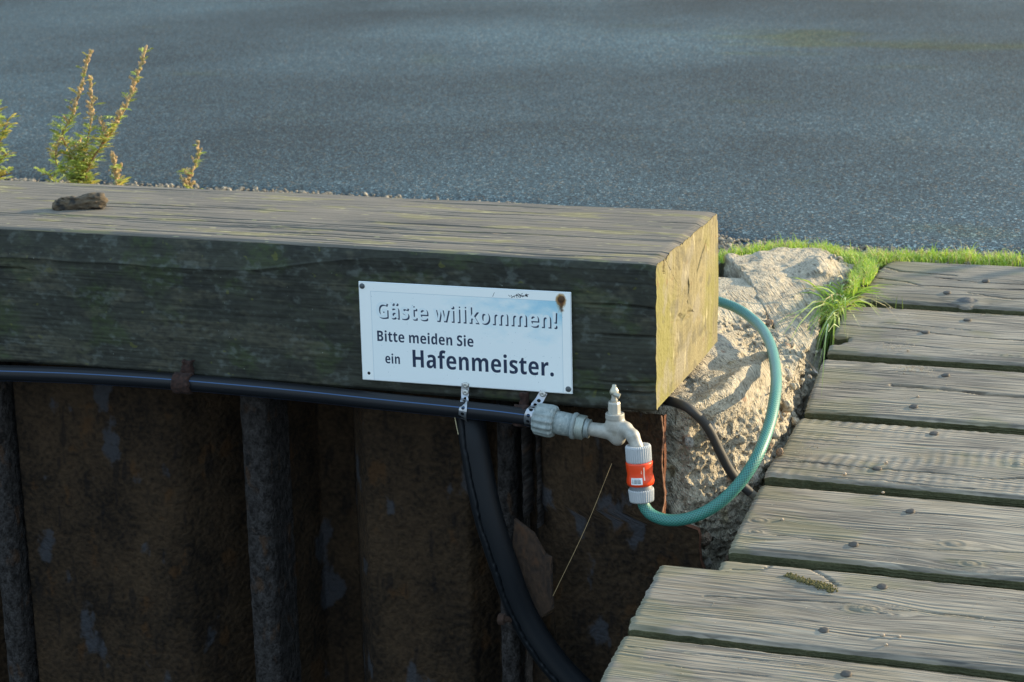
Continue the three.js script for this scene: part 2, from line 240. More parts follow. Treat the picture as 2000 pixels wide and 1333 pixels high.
{
  const t = makeTex(2048, 1024, (i, j) => {
    const x = BL + i / 2048 * 1.75, v = j / 1024;
    if (v < .6) { // weathered top
      const z = -BD + v / .6 * BD;
      const g = fbm2(x * 3, z * 260, 3), f = fbm2(x * 12, z * 700, 2), big = fbm2(x * 4, z * 12, 3);
      let c = mixc([.082, .073, .060], [.185, .160, .125], clamp(.5 + .75 * g + .5 * f + .45 * big, 0, 1));
      const li = sm(.10, .34, fbm2(x * 7 + 5, z * 26, 4) + .22 * fbm2(x * 40, z * 150, 2) - .02); c = mixc(c, [.21, .185, .075], li * .62);
      const sp = sm(.34, .46, fbm2(x * 30 + 9, z * 190, 3) + .12 * li); c = mixc(c, [.36, .32, .16], sp * .75);
      c = mixc(c, [.055, .052, .045], sm(.25, .5, fbm2(x * 5 + 60, z * 120, 3)) * .5);
      return [...c, .5 + .3 * f + .25 * g];
    }
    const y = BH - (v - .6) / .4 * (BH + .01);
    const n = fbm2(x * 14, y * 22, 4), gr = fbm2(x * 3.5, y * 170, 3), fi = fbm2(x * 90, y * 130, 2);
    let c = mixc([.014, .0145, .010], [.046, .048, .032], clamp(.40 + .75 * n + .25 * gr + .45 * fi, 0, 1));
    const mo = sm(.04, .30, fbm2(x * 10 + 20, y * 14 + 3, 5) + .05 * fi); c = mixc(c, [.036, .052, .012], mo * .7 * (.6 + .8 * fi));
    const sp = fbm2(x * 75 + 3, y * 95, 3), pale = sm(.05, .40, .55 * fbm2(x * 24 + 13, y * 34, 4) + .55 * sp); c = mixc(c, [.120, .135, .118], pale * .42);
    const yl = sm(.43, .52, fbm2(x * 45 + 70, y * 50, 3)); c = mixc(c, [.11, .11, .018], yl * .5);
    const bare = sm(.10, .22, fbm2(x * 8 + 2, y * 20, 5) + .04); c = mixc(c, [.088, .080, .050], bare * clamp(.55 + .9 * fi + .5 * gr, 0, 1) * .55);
    if (n2(x * 210, y * 210) > .93) c = [.26, .27, .24];
    return [...c, .5 + .3 * fi + .4 * gr];
  }, THREE.MirroredRepeatWrapping);
  const xs = []; for (let x = -3.6; x < -.001; x += x < -1.7 ? .02 : .0055) xs.push(x); xs.push(0);
  const rowsBack = 5, rowsTop = 270, rowsCh = 22, rowsFr = 130, rowsBot = 4, NR = rowsBack + rowsTop + rowsCh + rowsFr + rowsBot;
  const prof = (x, k) => { // returns z, y, v
    const cy = chamY(x), cz = chamZ(x), wob = .003 * fbm2(x * 5, 1.2, 3), bw = .004 * fbm2(x * 6, 9.2, 3), bot = .003 * fbm2(x * 7, 5.5, 3);
    if (k < rowsBack) return [-BD + bw, -.002 + (BH - .02) * k / rowsBack, 0];
    k -= rowsBack;
    if (k < rowsTop) { const t = k / (rowsTop - 1), z = -BD + bw + (BD - cz - bw) * t; const e = .016 * Math.pow(sm(.05, 0, t), 2) + .003 * Math.pow(sm(.985, 1, t), 2); const g = fbm2(x * 3, z * 260, 3); return [z, BH - e + .0011 * g + .0016 * fbm2(x * 3, z * 14, 3) - topCrack(x, z), .6 * (z + BD) / BD]; }
    k -= rowsTop;
    if (k < rowsCh) { const t = (k + 1) / (rowsCh + 1), y = BH - .003 - cy * t; return [-cz + (cz + wob) * Math.pow(t, .8) + .0018 * fbm2(x * 40, y * 60, 3), y, .6 + .4 * (BH - y) / (BH + .01)]; }
    k -= rowsCh;
    if (k < rowsFr) { const t = k / (rowsFr - 1), y = BH - .003 - cy - (BH - .003 - cy - bot) * t; let z = (x < -.4 ? .0040 * sm(-.4, -.6, x) * Math.exp(-(((BH - .003 - cy - y) / .004) ** 2)) * (.6 + fbm2(x * 25, 3, 3)) : 0) + wob * (1 - t * .5) + .0022 * fbm2(x * 22, y * 40, 3) + .0008 * fbm2(x * 3.5, y * 170, 2) - .004 * Math.pow(sm(.03, 0, t), 2) * sm(-.4, -.7, x) * 0 - .006 * Math.pow(sm(.96, 1, t), 2); for (const c of frontCracks) if (x > c[0] && x < c[1]) { const yc = c[2] + .005 * n2(x * 8, c[2] * 99), q = Math.abs(y - yc); if (q < .0022) z -= .006 * sm(.0022, .0005, q) * sm(c[0], c[0] + .08, x); } return [z, y, .6 + .4 * (BH - y) / (BH + .01)]; }
    k -= rowsFr; return [-.012 - (BD - .014) * k / (rowsBot - 1), bot, .99];
  };
  const g = gridGeo(xs.length, NR, (i, k) => { const x = xs[i], p = prof(x, k); const endJ = i === xs.length - 1 ? .0025 * fbm2(p[0] * 40, p[1] * 40, 3) : 0, rag = x > -.012 ? endRag(p[0], p[1]) * sm(-.012, 0, x) : 0; return [x + endJ, .118 + (p[1] - .118) * (1 - rag), -.21 + (p[0] + .21) * (1 - rag * .6), (x - BL) / 1.75, p[2]]; });
  const beam = thing('timber_beam', 'massive weathered timber beam along the quay edge carrying the sign', 'beam');
  mesh('timber', g, std({ map: t.map, bumpMap: t.bump, bumpScale: .0016, roughness: .88 }), beam);
  // sawn end
  const knot = [-.20, .12], te = makeTex(640, 400, (i, j) => {
    const z = -BD - .01 + i / 640 * (BD + .02), y = -.01 + j / 400 * (BH + .02);
    const dx = z + .17, dy = y - .30, r = Math.hypot(dx, dy) + .012 * fbm2(z * 8, y * 8, 3), ring = fbm2(r * 190, Math.atan2(dy, dx) * 3, 2), saw = fbm2(z * 150, y * 7, 3), fi = fbm2(z * 260, y * 260, 2);
    let c = mixc([.120, .102, .046], [.245, .205, .100], clamp(.5 + .4 * ring + .55 * saw + .3 * fi + .5 * fbm2(z * 9, y * 9, 3), 0, 1));
    const al = sm(-.05, .35, fbm2(z * 7 + 3, y * 5, 4) + .35 * sm(-.14, -.0, z) - .1); c = mixc(c, [.165, .155, .030], al * .75); c = mixc(c, [.20, .178, .130], sm(.05, .35, fbm2(z * 16 + 40, y * 14, 4)) * .6); c = mixc(c, [.085, .075, .045], sm(.12, .42, fbm2(z * 22 + 11, y * 26 + 5, 4)) * .6); c = mixc(c, [.10, .085, .04], sm(.25, .55, ring) * .45);
    c = mixc(c, [.16, .10, .04], sm(.36, .5, fbm2(z * 34 + 8, y * 34, 3)) * .6);
    c = mixc(c, [.42, .37, .22], sm(.3, .5, fbm2(z * 50 + 3, y * 20, 3)) * .5);
    return [...c, .5 + .35 * saw + .25 * fi + .2 * ring];
  });
  const per = []; for (let k = 0; k < NR; k++) { const p = prof(0, k), rag = endRag(p[0], p[1]); per.push([-.21 + (p[0] + .21) * (1 - rag * .6), .118 + (p[1] - .118) * (1 - rag)]); }
  const ring = per.filter((p, k) => k < rowsBack || k >= NR - rowsBot || k % 2 === 0), n = ring.length, rings = 40, cz = -.21, cy = .12;
  const endCr = [[[-.205, .165], [-.212, .15], [-.208, .14]], [[-.208, .125], [-.204, .11]], [[-.21, .095], [-.207, .07], [-.212, .06]], [[-.33, .20], [-.27, .165]], [[-.05, .235], [-.053, .21]], [[-.15, .12], [-.19, .10], [-.25, .11]]];
  const ge = gridGeo(n + 1, rings, (i, j) => { const p = ring[i % n], s = Math.pow(j / (rings - 1), .8), z = cz + (p[0] - cz) * s, y = cy + (p[1] - cy) * s; let x = .0025 * fbm2(z * 40, y * 40, 3) + .0015 * fbm2(z * 120, y * 9, 2) * (1 - s) + .004 * fbm2(z * 6 + 2, y * 6, 2) * (1 - s); if (j < rings - 1) for (const c of endCr) for (let q = 0; q < c.length - 1; q++) { const d = segDist(z, y, c[q], c[q + 1])[0]; if (d < .003) x -= .007 * sm(.003, .0008, d); } else x += .0005; return [x, y, z, (z + BD + .01) / (BD + .02), (y + .01) / (BH + .02)]; }, true);
  mesh('sawn_end', ge, std({ map: te.map, bumpMap: te.bump, bumpScale: .0022, roughness: .9 }), beam);
}

// ---------------------------------------------------------------- gangway: planks with nails on joists
const nailMat2 = std({ color: rgb(.07, .065, .05), roughness: .95 });
const gang = thing('gangway', 'sloping gangway of weathered grey planks beside the concrete', 'gangway', [0, 0, RZ0]);
gang.rotation.x = RTH;
{
  const P = pts => pts.map(p => onRamp(p[0], p[1]));
  const K = (px, py, r) => { const q = onRamp(px, py); return { x: q[0], s: q[1], r }; };
  const pl = [
    { s0: .0, s1: .227, xl: t => .193 - .037 * Math.pow(t, .7) - .008 * sm(.35, .3, t) * 0, cr: [[P([[1729, 521], [1759, 529.5], [1833, 535], [1866, 538.5]]), .0045, .012], [P([[1701, 542], [1770, 551], [1796, 558], [1851, 560.6], [1909, 564], [2010, 567]]), .0036, .010], [P([[1828, 542], [1913, 552.6], [2010, 556]]), .0026, .008], [P([[1892, 573], [1978, 584], [2010, 582]]), .003, .008], [P([[1690, 553], [1760, 558], [1800, 561]]), .0018, .005]], kn: [K(1889, 586, .015)], nails: [[1925, 550], [1850, 573]], tone: .92 },
    { s0: .260, s1: .492, xl: t => .143 + .004 * t + .03 * sm(.70, .705, t) * sm(.87, .80, t), cr: [[P([[1639, 634], [1770, 645], [1886, 657], [2010, 666]]), .0028, .008], [P([[1729, 670], [1800, 675], [1872, 683], [1900, 685]]), .003, .003], [P([[1650, 629], [1760, 633], [1900, 646]]), .0014, .003]], kn: [], nails: [[1890, 626], [1808, 650]], tone: 1.05 },
    { s0: .527, s1: .753, xl: t => .146 + .008 * t, cr: [[P([[1584, 755], [1687, 761], [1743, 761.6]]), .002, .005], [P([[1748, 752], [1840, 760], [1922, 769], [2010, 776]]), .0105, .014], [P([[1640, 747], [1800, 765]]), .001, .002]], kn: [], nails: [[1847, 733], [1785, 795]], tone: 1.05 },
    { s0: .785, s1: 1.008, xl: t => .152 - .010 * t - .006 * sm(.5, .8, t), cr: [[P([[1511, 900], [1600, 904], [1708, 914], [1850, 925], [1940, 935], [2010, 934]]), .0032, .010], [P([[1600, 928], [1728, 937], [1780, 943], [1860, 950], [1900, 953]]), .003, .006], [P([[1530, 860], [1600, 868], [1680, 873]]), .0016, .003]], kn: [K(1990, 908, .010)], nails: [[1825, 848], [1714, 915]], saw: 1, tone: 1.12 },
    { s0: 1.043, s1: 1.264, xl: t => .138 - .004 * t, cr: [[P([[1520, 1047], [1660, 1061], [1800, 1073], [2010, 1080]]), .0018, .005], [P([[1700, 1000], [1760, 1002], [1850, 1006]]), .0014, .003]], kn: [K(1480, 1018, .012), K(1476, 1040, .009), K(1862, 1063, .016), K(1895, 1100, .013)], nails: [[1778, 1000], [1667, 1065]], tone: 1 },
    { s0: 1.295, s1: 1.510, xl: t => t < .17 ? .132 : .046 + .004 * n2(t * 14, 3), notch: 1, cr: [[P([[1430, 1112], [1490, 1112], [1513, 1098]]), .0024, .006], [P([[1585, 1110], [1615, 1128], [1638, 1147]]), .0026, .006], [P([[1380, 1165], [1500, 1170], [1660, 1179]]), .0026, .006], [P([[1740, 1190], [1800, 1194], [1890, 1205], [2010, 1217]]), .0018, .005]], kn: [K(1678, 1189, .016), K(1700, 1190, .011)], nails: [[1723, 1147], [1609, 1232]], tone: .98 },
    { s0: 1.532, s1: 1.75, xl: t => .046, cr: [[P([[1225, 1262], [1400, 1280], [1600, 1300]]), .0015, .004], [P([[1300, 1300], [1500, 1322]]), .0015, .003]], kn: [], nails: [[1653, 1318]], tone: 1 },
    { s0: 1.79, s1: 2.0, xl: t => .05, cr: [], kn: [], nails: [], tone: 1 },
  ];
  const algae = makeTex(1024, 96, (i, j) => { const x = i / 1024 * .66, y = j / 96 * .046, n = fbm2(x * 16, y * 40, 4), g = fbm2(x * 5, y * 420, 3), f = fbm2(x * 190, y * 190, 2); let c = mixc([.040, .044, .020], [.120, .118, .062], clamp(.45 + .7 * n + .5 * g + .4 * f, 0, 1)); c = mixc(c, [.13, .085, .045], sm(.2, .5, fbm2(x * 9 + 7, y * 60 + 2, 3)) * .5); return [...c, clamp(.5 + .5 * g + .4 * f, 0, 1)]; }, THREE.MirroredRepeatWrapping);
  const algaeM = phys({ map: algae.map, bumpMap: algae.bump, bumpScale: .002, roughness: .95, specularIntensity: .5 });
  const nailGeo = (() => { const g = new THREE.LatheGeometry([[0, .0021], [.0046, .0019], [.0064, .0013], [.0072, .0002], [.0070, -.005]].map(p => new THREE.Vector2(...p)).reverse(), 16); return g; })();
  const nailMat = std({ color: rgb(.085, .074, .062), roughness: .7, metalness: .35 });
  pl.forEach((p, pi) => {
    const W = p.s1 - p.s0, sd = pi * 13.7 + 3, X0 = .02, XW = .66, TW = 1280, TH = 448;
    const warp = (x, s) => { let g = s; for (const k of p.kn) { const dx = (x - k.x) / (k.r * 4.5), ds = s - k.s, a = Math.exp(-dx * dx); g += -Math.sign(ds || 1) * k.r * 1.1 * a * Math.exp(-Math.abs(ds) / (k.r * 2.4)) * sm(0, k.r * .6, Math.abs(ds)); } return g + .005 * fbm2(x * 1.8 + sd, s * 5, 2) + .0007 * fbm2(x * 14 + sd, s * 30, 2); };
    const knotT = (x, s) => { let m = 0, rr = 0; for (const k of p.kn) { const d = Math.hypot((x - k.x) * .62, s - k.s) / k.r; if (d < 1.1) { m = Math.max(m, sm(1.05, .7, d)); rr = d; } } return [m, rr]; };
    const ringS = (g, x) => { const ph = g * 118 + 7 * fbm2(g * 17 + sd, x * .8, 3) + .5 * fbm2(g * 90, x * 5 + sd, 2) + sd, f = ph - Math.floor(ph); return .45 + ((f < .72 ? f / .72 : (1 - f) / .28) - .45) * (.12 + 1.0 * sm(-.1, .42, fbm2(g * 26 + sd, x * 2.3 + 4, 3))); };
    const t = makeTex(TW, TH, (i, j) => {
      const x = X0 + i / TW * XW, s = p.s0 + j / TH * W, g = warp(x, s), kt = knotT(x, s);
      let r = (ringS(g, x) - .45) * .9 + .55 * fbm2(g * 170 + sd, x * 3, 3), f = fbm2(x * 14 + sd, g * 330, 3), big = fbm2(x * 5 + sd, s * 9, 4);
      if (kt[0] > 0) r = r * (1 - kt[0]) + kt[0] * Math.sin(kt[1] * 9 + 3 * big) * .35;
      let c = mixc([.070, .062, .052], [.350, .300, .226], clamp(.46 + .72 * r + .8 * f + .45 * big, 0, 1)); const to = p.tone; c = [c[0] * to, c[1] * to, c[2] * to];
      c = mixc(c, [.20, .165, .105], sm(.1, .4, fbm2(x * 6 + sd + 40, s * 22, 3)) * .5);
      const al = sm(.12, .40, fbm2(x * 9 + sd + 7, s * 14, 4) + .34 * sm(.16, .02, x - p.xl((s - p.s0) / W)) - .04); c = mixc(c, [.150, .145, .050], al * .30);
      if (kt[0] > 0) c = mixc(c, pi === 0 ? [.075, .075, .075] : [.155, .135, .095], kt[0] * (pi === 0 ? .85 : .5));
      if (p.saw) { const q = Math.sin((x * 1.0 + s * .12) * 330 + 2 * n2(s * 20, 3)) * sm(-.2, .3, fbm2(x * 5, s * 16, 2)); c = mixc(c, [.27, .26, .225], .3 * Math.max(0, q)); }
      if (n2(x * 420, s * 420) > .92) c = mixc(c, [.35, .31, .24], .6);
      return [...c, clamp(.5 + .42 * r + .25 * f, 0, 1)];
    }, THREE.MirroredRepeatWrapping);
    const xs = []; for (let x = 0; x < .62; x += .0042) xs.push(x); for (let x = .65; x < 1.3; x += .06) xs.push(x);
    const NV = 172, TH0 = .046;
    const edge = (x, side) => .0022 * fbm2(x * 9 + sd, side * 5, 3) + .0016 * n2(x * 60 + sd, side * 9);
    const H = (x, s, t) => {
      const g = warp(x, s); let h = .0010 * (ringS(g, x) - .4) + .0006 * fbm2(x * 12 + sd, g * 210, 2) + .0022 * fbm2(x * 3 + sd, s * 9, 2) - .0025 * Math.pow(Math.abs(t - .5) * 2, 3);
      h -= .005 * Math.pow(sm(.025, 0, t), 2) + .005 * Math.pow(sm(.975, 1, t), 2);
      for (const c of p.cr) { const a = c[0]; if (x < a[0][0] - .01) continue; for (let q = 0; q < a.length - 1; q++) { const [d] = segDist(x, s + .0018 * n2(x * 45, sd) + .0007 * n2(x * 160, sd), a[q], a[q + 1]); const w = c[1] * (.75 + .35 * n2(x * 20 + q, sd)) * .5; if (d < w * 1.8) { h = Math.min(h, -c[2] * sm(w * 1.8, w * .7, d)); } } }
      if (p.saw) h += .0006 * Math.sin((x + s * .12) * 330 + 2 * n2(s * 20, 3)) * sm(-.2, .3, fbm2(x * 5, s * 16, 2));
      for (const k of p.kn) { const d = Math.hypot((x - k.x) * .62, s - k.s) / k.r; if (d < 1) h += .0012 * sm(1, .2, d) + .0004 * Math.sin(d * 9); }
      if (pi === 0) { const k = p.kn[0], d = Math.hypot(x - k.x, s - k.s) / .014; if (d < 1) h += .0035 * Math.sqrt(1 - d * d); }
      if (pi === 1) { const d = sm(.172, .15, x) * sm(.69, .72, t) * sm(.88, .83, t); h -= .018 * d; }
      return h;
    };
    const pos = [], uv = [], idx = [], nu = xs.length;
    for (let j = 0; j < NV; j++) for (let i = 0; i < nu; i++) {
      const tt = j / (NV - 1); let s = p.s0 + W * tt; const xl = p.xl(tt) + .0022 * fbm2(tt * 30, sd, 3) + .0010 * n2(tt * 170, sd);
      const x = i === 0 ? xl : Math.max(xs[i] * (1 - xl / 1.3) + xl, xl); s += edge(x, 0) * (1 - tt) + edge(x, 1) * tt;
      if (pi === 0 && tt > .9) { const d = (x - p.kn[0].x) / .014; if (Math.abs(d) < 1) s += .010 * Math.sqrt(1 - d * d); }
      let h = H(x, s, tt) - (i === 0 ? .003 : i === 1 ? .0008 : 0);
      pos.push(x, h, s); uv.push((x - X0) / XW, (s - p.s0) / W);
    }
    for (let j = 0; j < NV - 1; j++) for (let i = 0; i < nu - 1; i++) { const a = j * nu + i, b = a + 1, c = a + nu, d = c + 1; idx.push(a, c, b, b, c, d); }
    const plank = mesh('plank', geoFrom(pos, idx, uv), std({ map: t.map, bumpMap: t.bump, bumpScale: .0022, roughness: .8 }), gang);
    plank.name = 'plank';
    // edges: a skirt of its own with sharp corner at the top
    const rim = []; for (let i = 0; i < nu; i++) rim.push((NV - 1) * nu + i); const back = []; for (let i = nu - 1; i >= 0; i--) back.push(i); const left = []; for (let j = 0; j < NV; j++) left.push(j * nu);
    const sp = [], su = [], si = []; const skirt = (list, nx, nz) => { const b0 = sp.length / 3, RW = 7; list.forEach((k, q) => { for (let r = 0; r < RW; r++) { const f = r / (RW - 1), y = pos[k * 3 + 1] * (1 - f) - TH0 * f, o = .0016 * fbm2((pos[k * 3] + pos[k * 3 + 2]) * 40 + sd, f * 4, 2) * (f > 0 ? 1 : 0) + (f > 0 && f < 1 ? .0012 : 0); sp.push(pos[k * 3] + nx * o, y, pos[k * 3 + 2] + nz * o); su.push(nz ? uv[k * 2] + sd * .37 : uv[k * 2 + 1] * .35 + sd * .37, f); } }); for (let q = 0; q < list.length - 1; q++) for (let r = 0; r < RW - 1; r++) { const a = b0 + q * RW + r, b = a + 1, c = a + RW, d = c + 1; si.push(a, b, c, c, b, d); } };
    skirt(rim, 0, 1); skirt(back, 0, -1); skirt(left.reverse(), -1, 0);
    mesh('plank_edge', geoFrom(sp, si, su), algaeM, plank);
    const bot = new THREE.PlaneGeometry(1.05, W - .01); bot.rotateX(Math.PI / 2); bot.translate(.75, -TH0 + .001, (p.s0 + p.s1) / 2); mesh('underside', bot, nailMat2, plank);
    for (const [px, py] of p.nails) { const q = onRamp(px, py), n = mesh('nail', nailGeo, nailMat, plank); const tt = (q[1] - p.s0) / W; n.position.set(q[0], Math.max(H(q[0], q[1], tt), -.0015) + .0008, q[1]); n.position.y += .0002; n.rotation.set(.10 * Math.sin(px), 0, .13 + .10 * Math.cos(px * 3)); n.scale.set(1.08, 1, 1.0); }
  });
  for (const [x, w] of [[.345, .14], [.80, .12], [1.18, .12]]) { const g = new RoundedBoxGeometry(w, .16, 2.1, 2, .006); g.translate(x, -.046 - .082, 1.03); mesh('joist', g, nailMat2, gang); }
}
// ---------------------------------------------------------------- rusty sheet pile wall under the beam
{
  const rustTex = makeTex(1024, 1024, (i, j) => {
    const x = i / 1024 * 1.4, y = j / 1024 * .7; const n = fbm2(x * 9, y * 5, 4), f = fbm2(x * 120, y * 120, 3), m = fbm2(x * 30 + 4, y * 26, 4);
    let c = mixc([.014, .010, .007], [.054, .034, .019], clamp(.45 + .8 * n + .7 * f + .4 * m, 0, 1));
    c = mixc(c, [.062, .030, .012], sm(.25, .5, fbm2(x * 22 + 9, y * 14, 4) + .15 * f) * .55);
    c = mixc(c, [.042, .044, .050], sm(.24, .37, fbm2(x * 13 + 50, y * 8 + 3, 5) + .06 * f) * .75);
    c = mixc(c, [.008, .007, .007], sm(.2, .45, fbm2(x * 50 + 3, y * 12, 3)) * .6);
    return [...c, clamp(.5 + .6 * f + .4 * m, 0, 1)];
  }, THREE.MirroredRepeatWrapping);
  const scaleTex = makeTex(256, 1024, (i, j) => { const x = i / 256 * .12, y = j / 1024 * .7; const n = fbm2(x * 90, y * 60, 4), f = fbm2(x * 260, y * 240, 2); const c = mixc([.011, .009, .008], [.052, .046, .043], clamp(.42 + .9 * n + .6 * f, 0, 1)); return [...mixc(c, [.07, .035, .015], sm(.2, .5, fbm2(x * 40 + 6, y * 22, 3)) * .5), clamp(.5 + .8 * n + .3 * f, 0, 1)]; }, THREE.MirroredRepeatWrapping);
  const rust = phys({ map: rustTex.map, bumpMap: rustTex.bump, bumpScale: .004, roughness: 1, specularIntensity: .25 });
  const scale = phys({ map: scaleTex.map, bumpMap: scaleTex.bump, bumpScale: .006, roughness: .95, specularIntensity: .4 });
  const wall = thing('sheet_pile_wall', 'dark rusty steel sheet pile wall below the timber beam', 'wall');
  const ys = []; for (let y = -.012; y > -.75; y -= .008) ys.push(y); ys.push(-1.0, -1.95);
  const sheet = (name, pts, mat, rough, endFn, uo = 0, uscale = 1.4) => { // pts: [x, z] in plan
    const L = [0]; for (let i = 1; i < pts.length; i++) L.push(L[i - 1] + Math.hypot(pts[i][0] - pts[i - 1][0], pts[i][1] - pts[i - 1][1]));
    const tot = L[L.length - 1], n = Math.max(6, Math.round(tot / .006));
    const at = s => { let k = 0; while (k < L.length - 2 && s > L[k + 1]) k++; const t = (s - L[k]) / (L[k + 1] - L[k]); return [pts[k][0] + (pts[k + 1][0] - pts[k][0]) * t, pts[k][1] + (pts[k + 1][1] - pts[k][1]) * t]; };
    return mesh(name, gridGeo(n + 1, ys.length, (i, j) => { const s = tot * i / n, p = at(s), y = ys[j]; const d = rough * (fbm2((s + uo) * 38, y * 30, 3) + .5 * fbm2((s + uo) * 110, y * 90, 2)); let x = p[0]; if (endFn) x = pts[0][0] + (endFn(y) - pts[0][0]) * i / n; return [x, y + (j === 0 ? .006 * fbm2(s * 30 + uo, 3, 2) : 0), p[1] + d, (s + uo) / uscale, y / .7]; }, true), mat, wall);
  };
  // one sheet pile after another: pan, web, hollow
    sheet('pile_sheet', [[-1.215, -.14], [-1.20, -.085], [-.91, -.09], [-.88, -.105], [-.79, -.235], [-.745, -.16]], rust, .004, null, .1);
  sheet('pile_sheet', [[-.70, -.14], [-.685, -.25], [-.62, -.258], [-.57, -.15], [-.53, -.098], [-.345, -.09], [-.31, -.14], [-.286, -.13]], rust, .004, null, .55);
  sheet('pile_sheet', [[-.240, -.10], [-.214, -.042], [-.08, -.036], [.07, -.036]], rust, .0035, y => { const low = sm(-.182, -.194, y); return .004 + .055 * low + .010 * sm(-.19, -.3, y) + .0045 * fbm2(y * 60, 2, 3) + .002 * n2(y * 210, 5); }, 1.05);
  // thickness of the cut plate edge, rust red
  { const g = gridGeo(3, ys.length, (i, j) => { const y = ys[j], low = sm(-.182, -.194, y), x = .004 + .055 * low + .010 * sm(-.19, -.3, y) + .0045 * fbm2(y * 60, 2, 3) + .002 * n2(y * 210, 5); return [x + (i === 1 ? .0025 : .0004), y, -.034 - i * .006 + .002 * fbm2(y * 50, 4, 2), i * .1, y / .7]; }, true); mesh('cut_edge', g, std({ color: rgb(.17, .062, .028), bumpMap: rustTex.bump, bumpScale: .003, roughness: .9 }), wall); }
  for (const [x, w, z] of [[-1.232, .046, -.062], [-.722, .054, -.068], [-.266, .036, -.058]]) sheet('interlock', [[x - w / 2, -.16], [x - w / 2 + .002, z - .006], [x - w * .3, z], [x + w * .25, z + .003], [x + w / 2 - .002, z - .006], [x + w / 2, -.15]], scale, .005, null, x + 2, .12);
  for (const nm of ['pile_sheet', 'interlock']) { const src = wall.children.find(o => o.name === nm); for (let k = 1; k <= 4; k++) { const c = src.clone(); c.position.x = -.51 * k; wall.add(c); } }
  { // flaking lip of rust beside the last interlock
    for (const [x, w, z, y1] of [[-.226, .012, -.03, -.20], [-.205, .008, -.038, -.22]]) { const g = gridGeo(6, 40, (i, j) => { const y = -.02 + (y1 + .02) * j / 39, t = i / 5; return [x + (t - .5) * w + .003 * fbm2(y * 40, x * 90, 2), y, z - .03 + .035 * Math.sin(Math.PI * t) + .003 * fbm2(y * 50 + x, t * 4, 2), t * .1, y / .7]; }, true); mesh('rust_flake', g, scale, wall); } }
  // rusted plate hanging by the conduit
  const br = thing('rusty_bracket', 'flaking rusted steel plate bolted to the piling beside the black conduit', 'bracket');
  const o = [[1005, 1018], [1040, 1045], [1062, 1085], [1074, 1092], [1076, 1165], [1078, 1190], [1050, 1210], [1030, 1235], [1014, 1215], [1030, 1200], [1028, 1150], [1012, 1120], [1000, 1080], [1003, 1050]].map(p => on(p[0], p[1], 'z', .022));
  const sh = new THREE.Shape(o.map(p => new THREE.Vector2(p.x, p.y))); const gp = new THREE.ExtrudeGeometry(sh, { depth: .006, bevelEnabled: true, bevelSize: .0015, bevelThickness: .0015, bevelSegments: 2, steps: 1 }); gp.translate(0, 0, .014);
  mesh('plate', gp, std({ map: rustTex.map, bumpMap: rustTex.bump, bumpScale: .003, color: rgb(1.1, .95, .9), roughness: 1 }), br);
  const low = [[1030, 1222], [1080, 1200], [1084, 1262], [1060, 1262], [1030, 1238]].map(p => on(p[0], p[1], 'z', .0)); const g2 = new THREE.ExtrudeGeometry(new THREE.Shape(low.map(p => new THREE.Vector2(p.x, p.y))), { depth: .008, bevelEnabled: false }); g2.translate(0, 0, -.01); mesh('plate', g2, rust, br);
  const a = on(980, 1210, 'z', .055), b = on(1028, 1210, 'z', .03); const bolt = std({ color: rgb(.075, .036, .02), roughness: .9, bumpMap: rustTex.bump, bumpScale: .002 });
  mesh('bolt', tubeGeo([a, a.clone().lerp(b, .5), b], .0052, 8, 10).geo, bolt, br);
  const head = new THREE.CylinderGeometry(.0095, .0095, .010, 6); head.rotateZ(Math.PI / 2); head.translate(a.x, a.y, a.z); mesh('bolt_head', head, bolt, br);
  const nut = new THREE.CylinderGeometry(.010, .010, .010, 6); nut.rotateZ(Math.PI / 2); nut.translate(b.x - .004, b.y, b.z); mesh('nut', nut, std({ color: rgb(.12, .09, .04), roughness: .9 }), br);
}

